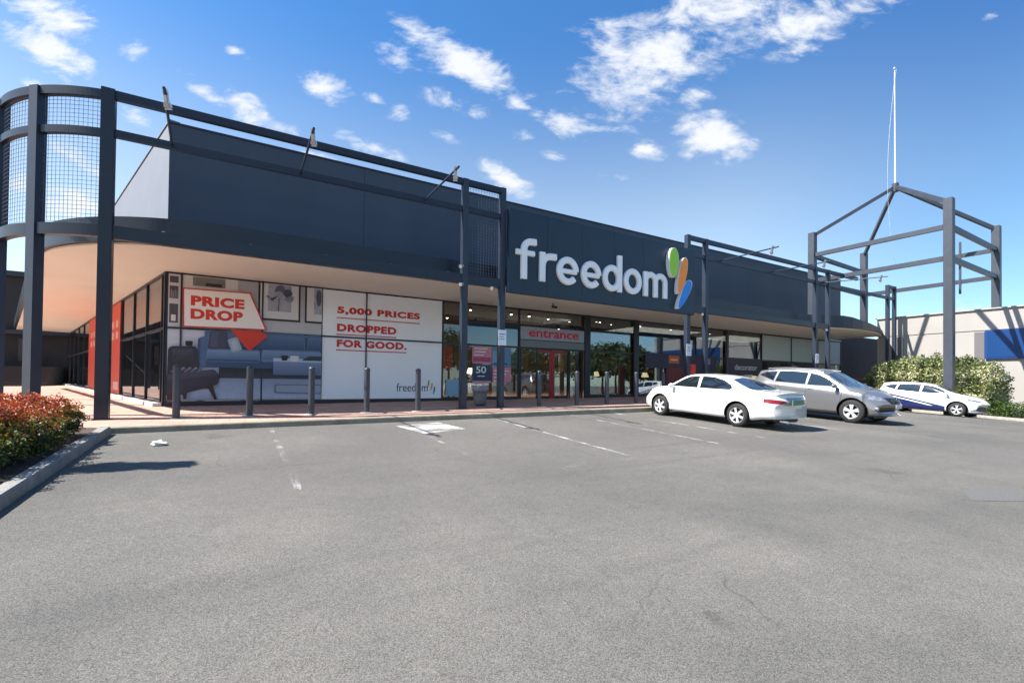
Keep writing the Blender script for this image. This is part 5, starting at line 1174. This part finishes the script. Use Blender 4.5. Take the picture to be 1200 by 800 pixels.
# --- silver crossover
PSV = mat('silver_car_paint', (.225, .225, .23), .28, .5, coat=1)
suv = dict(paint=PSV, x=(-2.30, 2.32), W=.93, wb=2.80, r=.365, rim=.235, spokes=5, sw=.052, split=True, tumble=.38, hy=.985, bowf=.55, rakef=.18, raker=.25,
    top=[(-2.35, .95), (-2.28, 1.15), (-2.1, 1.40), (-1.85, 1.58), (-1.2, 1.675), (-.5, 1.70), (.1, 1.675), (.45, 1.58), (.95, 1.29), (1.32, 1.115), (1.75, 1.03), (2.1, .90), (2.26, .74), (2.32, .60)],
    belt=[(-2.35, .9), (-2.2, 1.12), (-1.6, 1.16), (-.6, 1.10), (.5, 1.05), (1.2, 1.0), (1.9, .90), (2.2, .74), (2.32, .55)],
    low=[(-2.35, .42), (-2.1, .30), (-1.7, .24), (1.7, .22), (2.1, .25), (2.32, .30)],
    hw=[(-2.35, .78), (-2.1, .87), (-1.5, .925), (.8, .93), (1.6, .92), (2.0, .88), (2.25, .80), (2.32, .74)],
    mirror=(.92, .93, 1.13), handles=[(.12, 1.0), (-.92, 1.03)], handlemat=PSV,
    seams=[((-.02, .40), (-.02, 1.12)), ((1.02, .40), (1.12, 1.03)), ((-1.0, .78), (-1.1, 1.14))],
    regions=[
        ('side_window', [(1.0, 1.12), (.55, 1.38), (.30, 1.48), (.02, 1.53), (.0, 1.13)], (0, 2), 'side', CARGLASS),
        ('side_window', [(-.08, 1.14), (-.06, 1.54), (-.6, 1.57), (-1.05, 1.555), (-1.12, 1.19)], (0, 2), 'side', CARGLASS),
        ('side_window', [(-1.19, 1.21), (-1.12, 1.55), (-1.55, 1.51), (-1.78, 1.40)], (0, 2), 'side', CARGLASS),
        ('windscreen', [(1.30, -.62), (1.36, 0), (1.30, .62), (1.20, .74), (.52, .60), (.44, 0), (.52, -.60), (1.20, -.74)], (0, 1), up(1.12), CARGLASS),
        ('rear_window', [(-2.16, -.55), (-2.16, .55), (-1.92, .52), (-1.92, -.52)], (0, 1), up(1.15), CARGLASS),
        ('headlight', [(.42, .74), (.46, .86), (.95, .97), (.95, .80)], (1, 2), lambda f: 1.72 < f.calc_center_median().x, LENSW),
        ('headlight', [(-.42, .74), (-.46, .86), (-.95, .97), (-.95, .80)], (1, 2), lambda f: 1.72 < f.calc_center_median().x, LENSW),
        ('grille', [(-.34, .66), (.34, .66), (.40, .84), (-.40, .84)], (1, 2), lambda f: f.calc_center_median().x > 1.9, BLK),
        ('lower_grille', [(-.5, .38), (.5, .38), (.56, .54), (-.56, .54)], (1, 2), lambda f: f.calc_center_median().x > 1.9, BLK),
        ('tail_light', [(.5, .95), (.5, 1.12), (.95, 1.12), (.95, .95)], (1, 2), lambda f: f.calc_center_median().x < -1.95, LENSR),
        ('tail_light', [(-.5, .95), (-.5, 1.12), (-.95, 1.12), (-.95, .95)], (1, 2), lambda f: f.calc_center_median().x < -1.95, LENSR),
        ('side_skirt', [(-1.0, .2), (-1.0, .33), (1.0, .33), (1.0, .2)], (0, 2), 'side', DGREY)])
vr = thing('silver_crossover', (0, 0, 0), 'silver grey crossover parked between the white sedan and the striped hatchback', 'car', 'cars parked in front of the shop')
car(vr, suv)
for s_ in (-1, 1):
    q = MB(); q.cyl((1.95, s_*.70, .50), (2.045, s_*.70, .50), .055, n=16); q.build('fog_light', LENSW, vr, off=(0, 0, 0))
    q = MB(); 
    for i in range(8):
        a = -1.55+i*.24; q.beam((a, s_*.565, 1.69-.006*abs(i-3.5)**1.6), (a+.241, s_*.565, 1.69-.006*abs(i-2.5)**1.6), .03, .035)
    q.build('roof_rail', ALU, vr, off=(0, 0, 0))
for i in range(3): MB().box(2.22, 2.245, -.33, .33, .70+i*.045, .715+i*.045).build('grille_bar', CHROME, vr, .003, off=(0, 0, 0))
MB().box(2.30, 2.318, -.2, .2, .52, .63).build('number_plate', mat('plate_white', (.6, .62, .6), .5), vr, off=(0, 0, 0))
place_car(vr, 17.85, 8.85, radians(-90), 2.80)

# --- white hatchback with blue stripes
PW2 = mat('white_car_paint_bright', (.78, .80, .84), .25, 0, coat=1); BSTR = mat('blue_stripe', (.008, .016, .10), .3, coat=1)
hatch = dict(paint=PW2, x=(-2.12, 2.18), W=.88, wb=2.60, r=.315, rim=.215, spokes=5, sw=.04, split=True, tumble=.36, rimmat=mat('silver_hub', (.6, .6, .62), .35, .4), hy=.985, bowf=.5, rakef=.18, raker=.22,
    top=[(-2.15, .85), (-2.08, 1.0), (-1.9, 1.22), (-1.72, 1.42), (-1.2, 1.48), (-.4, 1.51), (.05, 1.49), (.4, 1.40), (1.0, 1.13), (1.3, 1.03), (1.75, .95), (2.02, .85), (2.12, .74), (2.18, .58)],
    belt=[(-2.15, .8), (-2.0, .98), (-1.5, 1.03), (0, .97), (1.1, .93), (1.8, .85), (2.1, .68), (2.18, .50)],
    low=[(-2.15, .38), (-1.9, .26), (-1.6, .2), (1.6, .19), (2.0, .2), (2.18, .24)],
    hw=[(-2.15, .74), (-1.95, .83), (-1.4, .875), (.8, .88), (1.5, .87), (1.9, .82), (2.1, .74), (2.18, .66)],
    mirror=(.92, .87, 1.0), handles=[(.05, .86), (-.85, .90)],
    seams=[((-.1, .35), (-.1, .97)), ((.95, .36), (1.05, .92)), ((-.95, .7), (-1.0, 1.0))],
    regions=[
        ('side_window', [(1.0, 1.01), (.58, 1.24), (.30, 1.345), (-.02, 1.38), (-.05, 1.005)], (0, 2), 'side', CARGLASS),
        ('side_window', [(-.13, 1.01), (-.11, 1.385), (-.6, 1.38), (-.98, 1.355), (-1.05, 1.06)], (0, 2), 'side', CARGLASS),
        ('side_window', [(-1.11, 1.08), (-1.04, 1.35), (-1.36, 1.31), (-1.58, 1.20)], (0, 2), 'side', CARGLASS),
        ('windscreen', [(1.28, -.58), (1.34, 0), (1.28, .58), (1.18, .70), (.46, .56), (.38, 0), (.46, -.56), (1.18, -.70)], (0, 1), up(.97), CARGLASS),
        ('headlight', [(.45, .68), (.45, .76), (.92, .88), (.92, .74)], (1, 2), lambda f: f.calc_center_median().x > 1.62, LENSW),
        ('headlight', [(-.45, .68), (-.45, .76), (-.92, .88), (-.92, .74)], (1, 2), lambda f: f.calc_center_median().x > 1.62, LENSW),
        ('lower_grille', [(-.78, .30), (.78, .30), (.45, .52), (-.45, .52)], (1, 2), lambda f: f.calc_center_median().x > 1.6, BLK),
        ('side_stripe', [(-2.1, .30), (-2.1, .92), (-1.6, .92), (.2, .56), (.88, .42), (.88, .22), (-.9, .21)], (0, 2), 'side', BSTR),
        ('pale_stripe', [(-1.7, .82), (-1.7, .86), (.15, .50), (.45, .41), (.30, .41)], (0, 2), 'side', PW2)])
hr = thing('striped_hatchback', (0, 0, 0), 'white hatchback with dark blue stripes along its side at the far right', 'car', 'cars parked in front of the shop')
car(hr, hatch)
place_car(hr, 29.35, 9.55, radians(-90), 2.60)
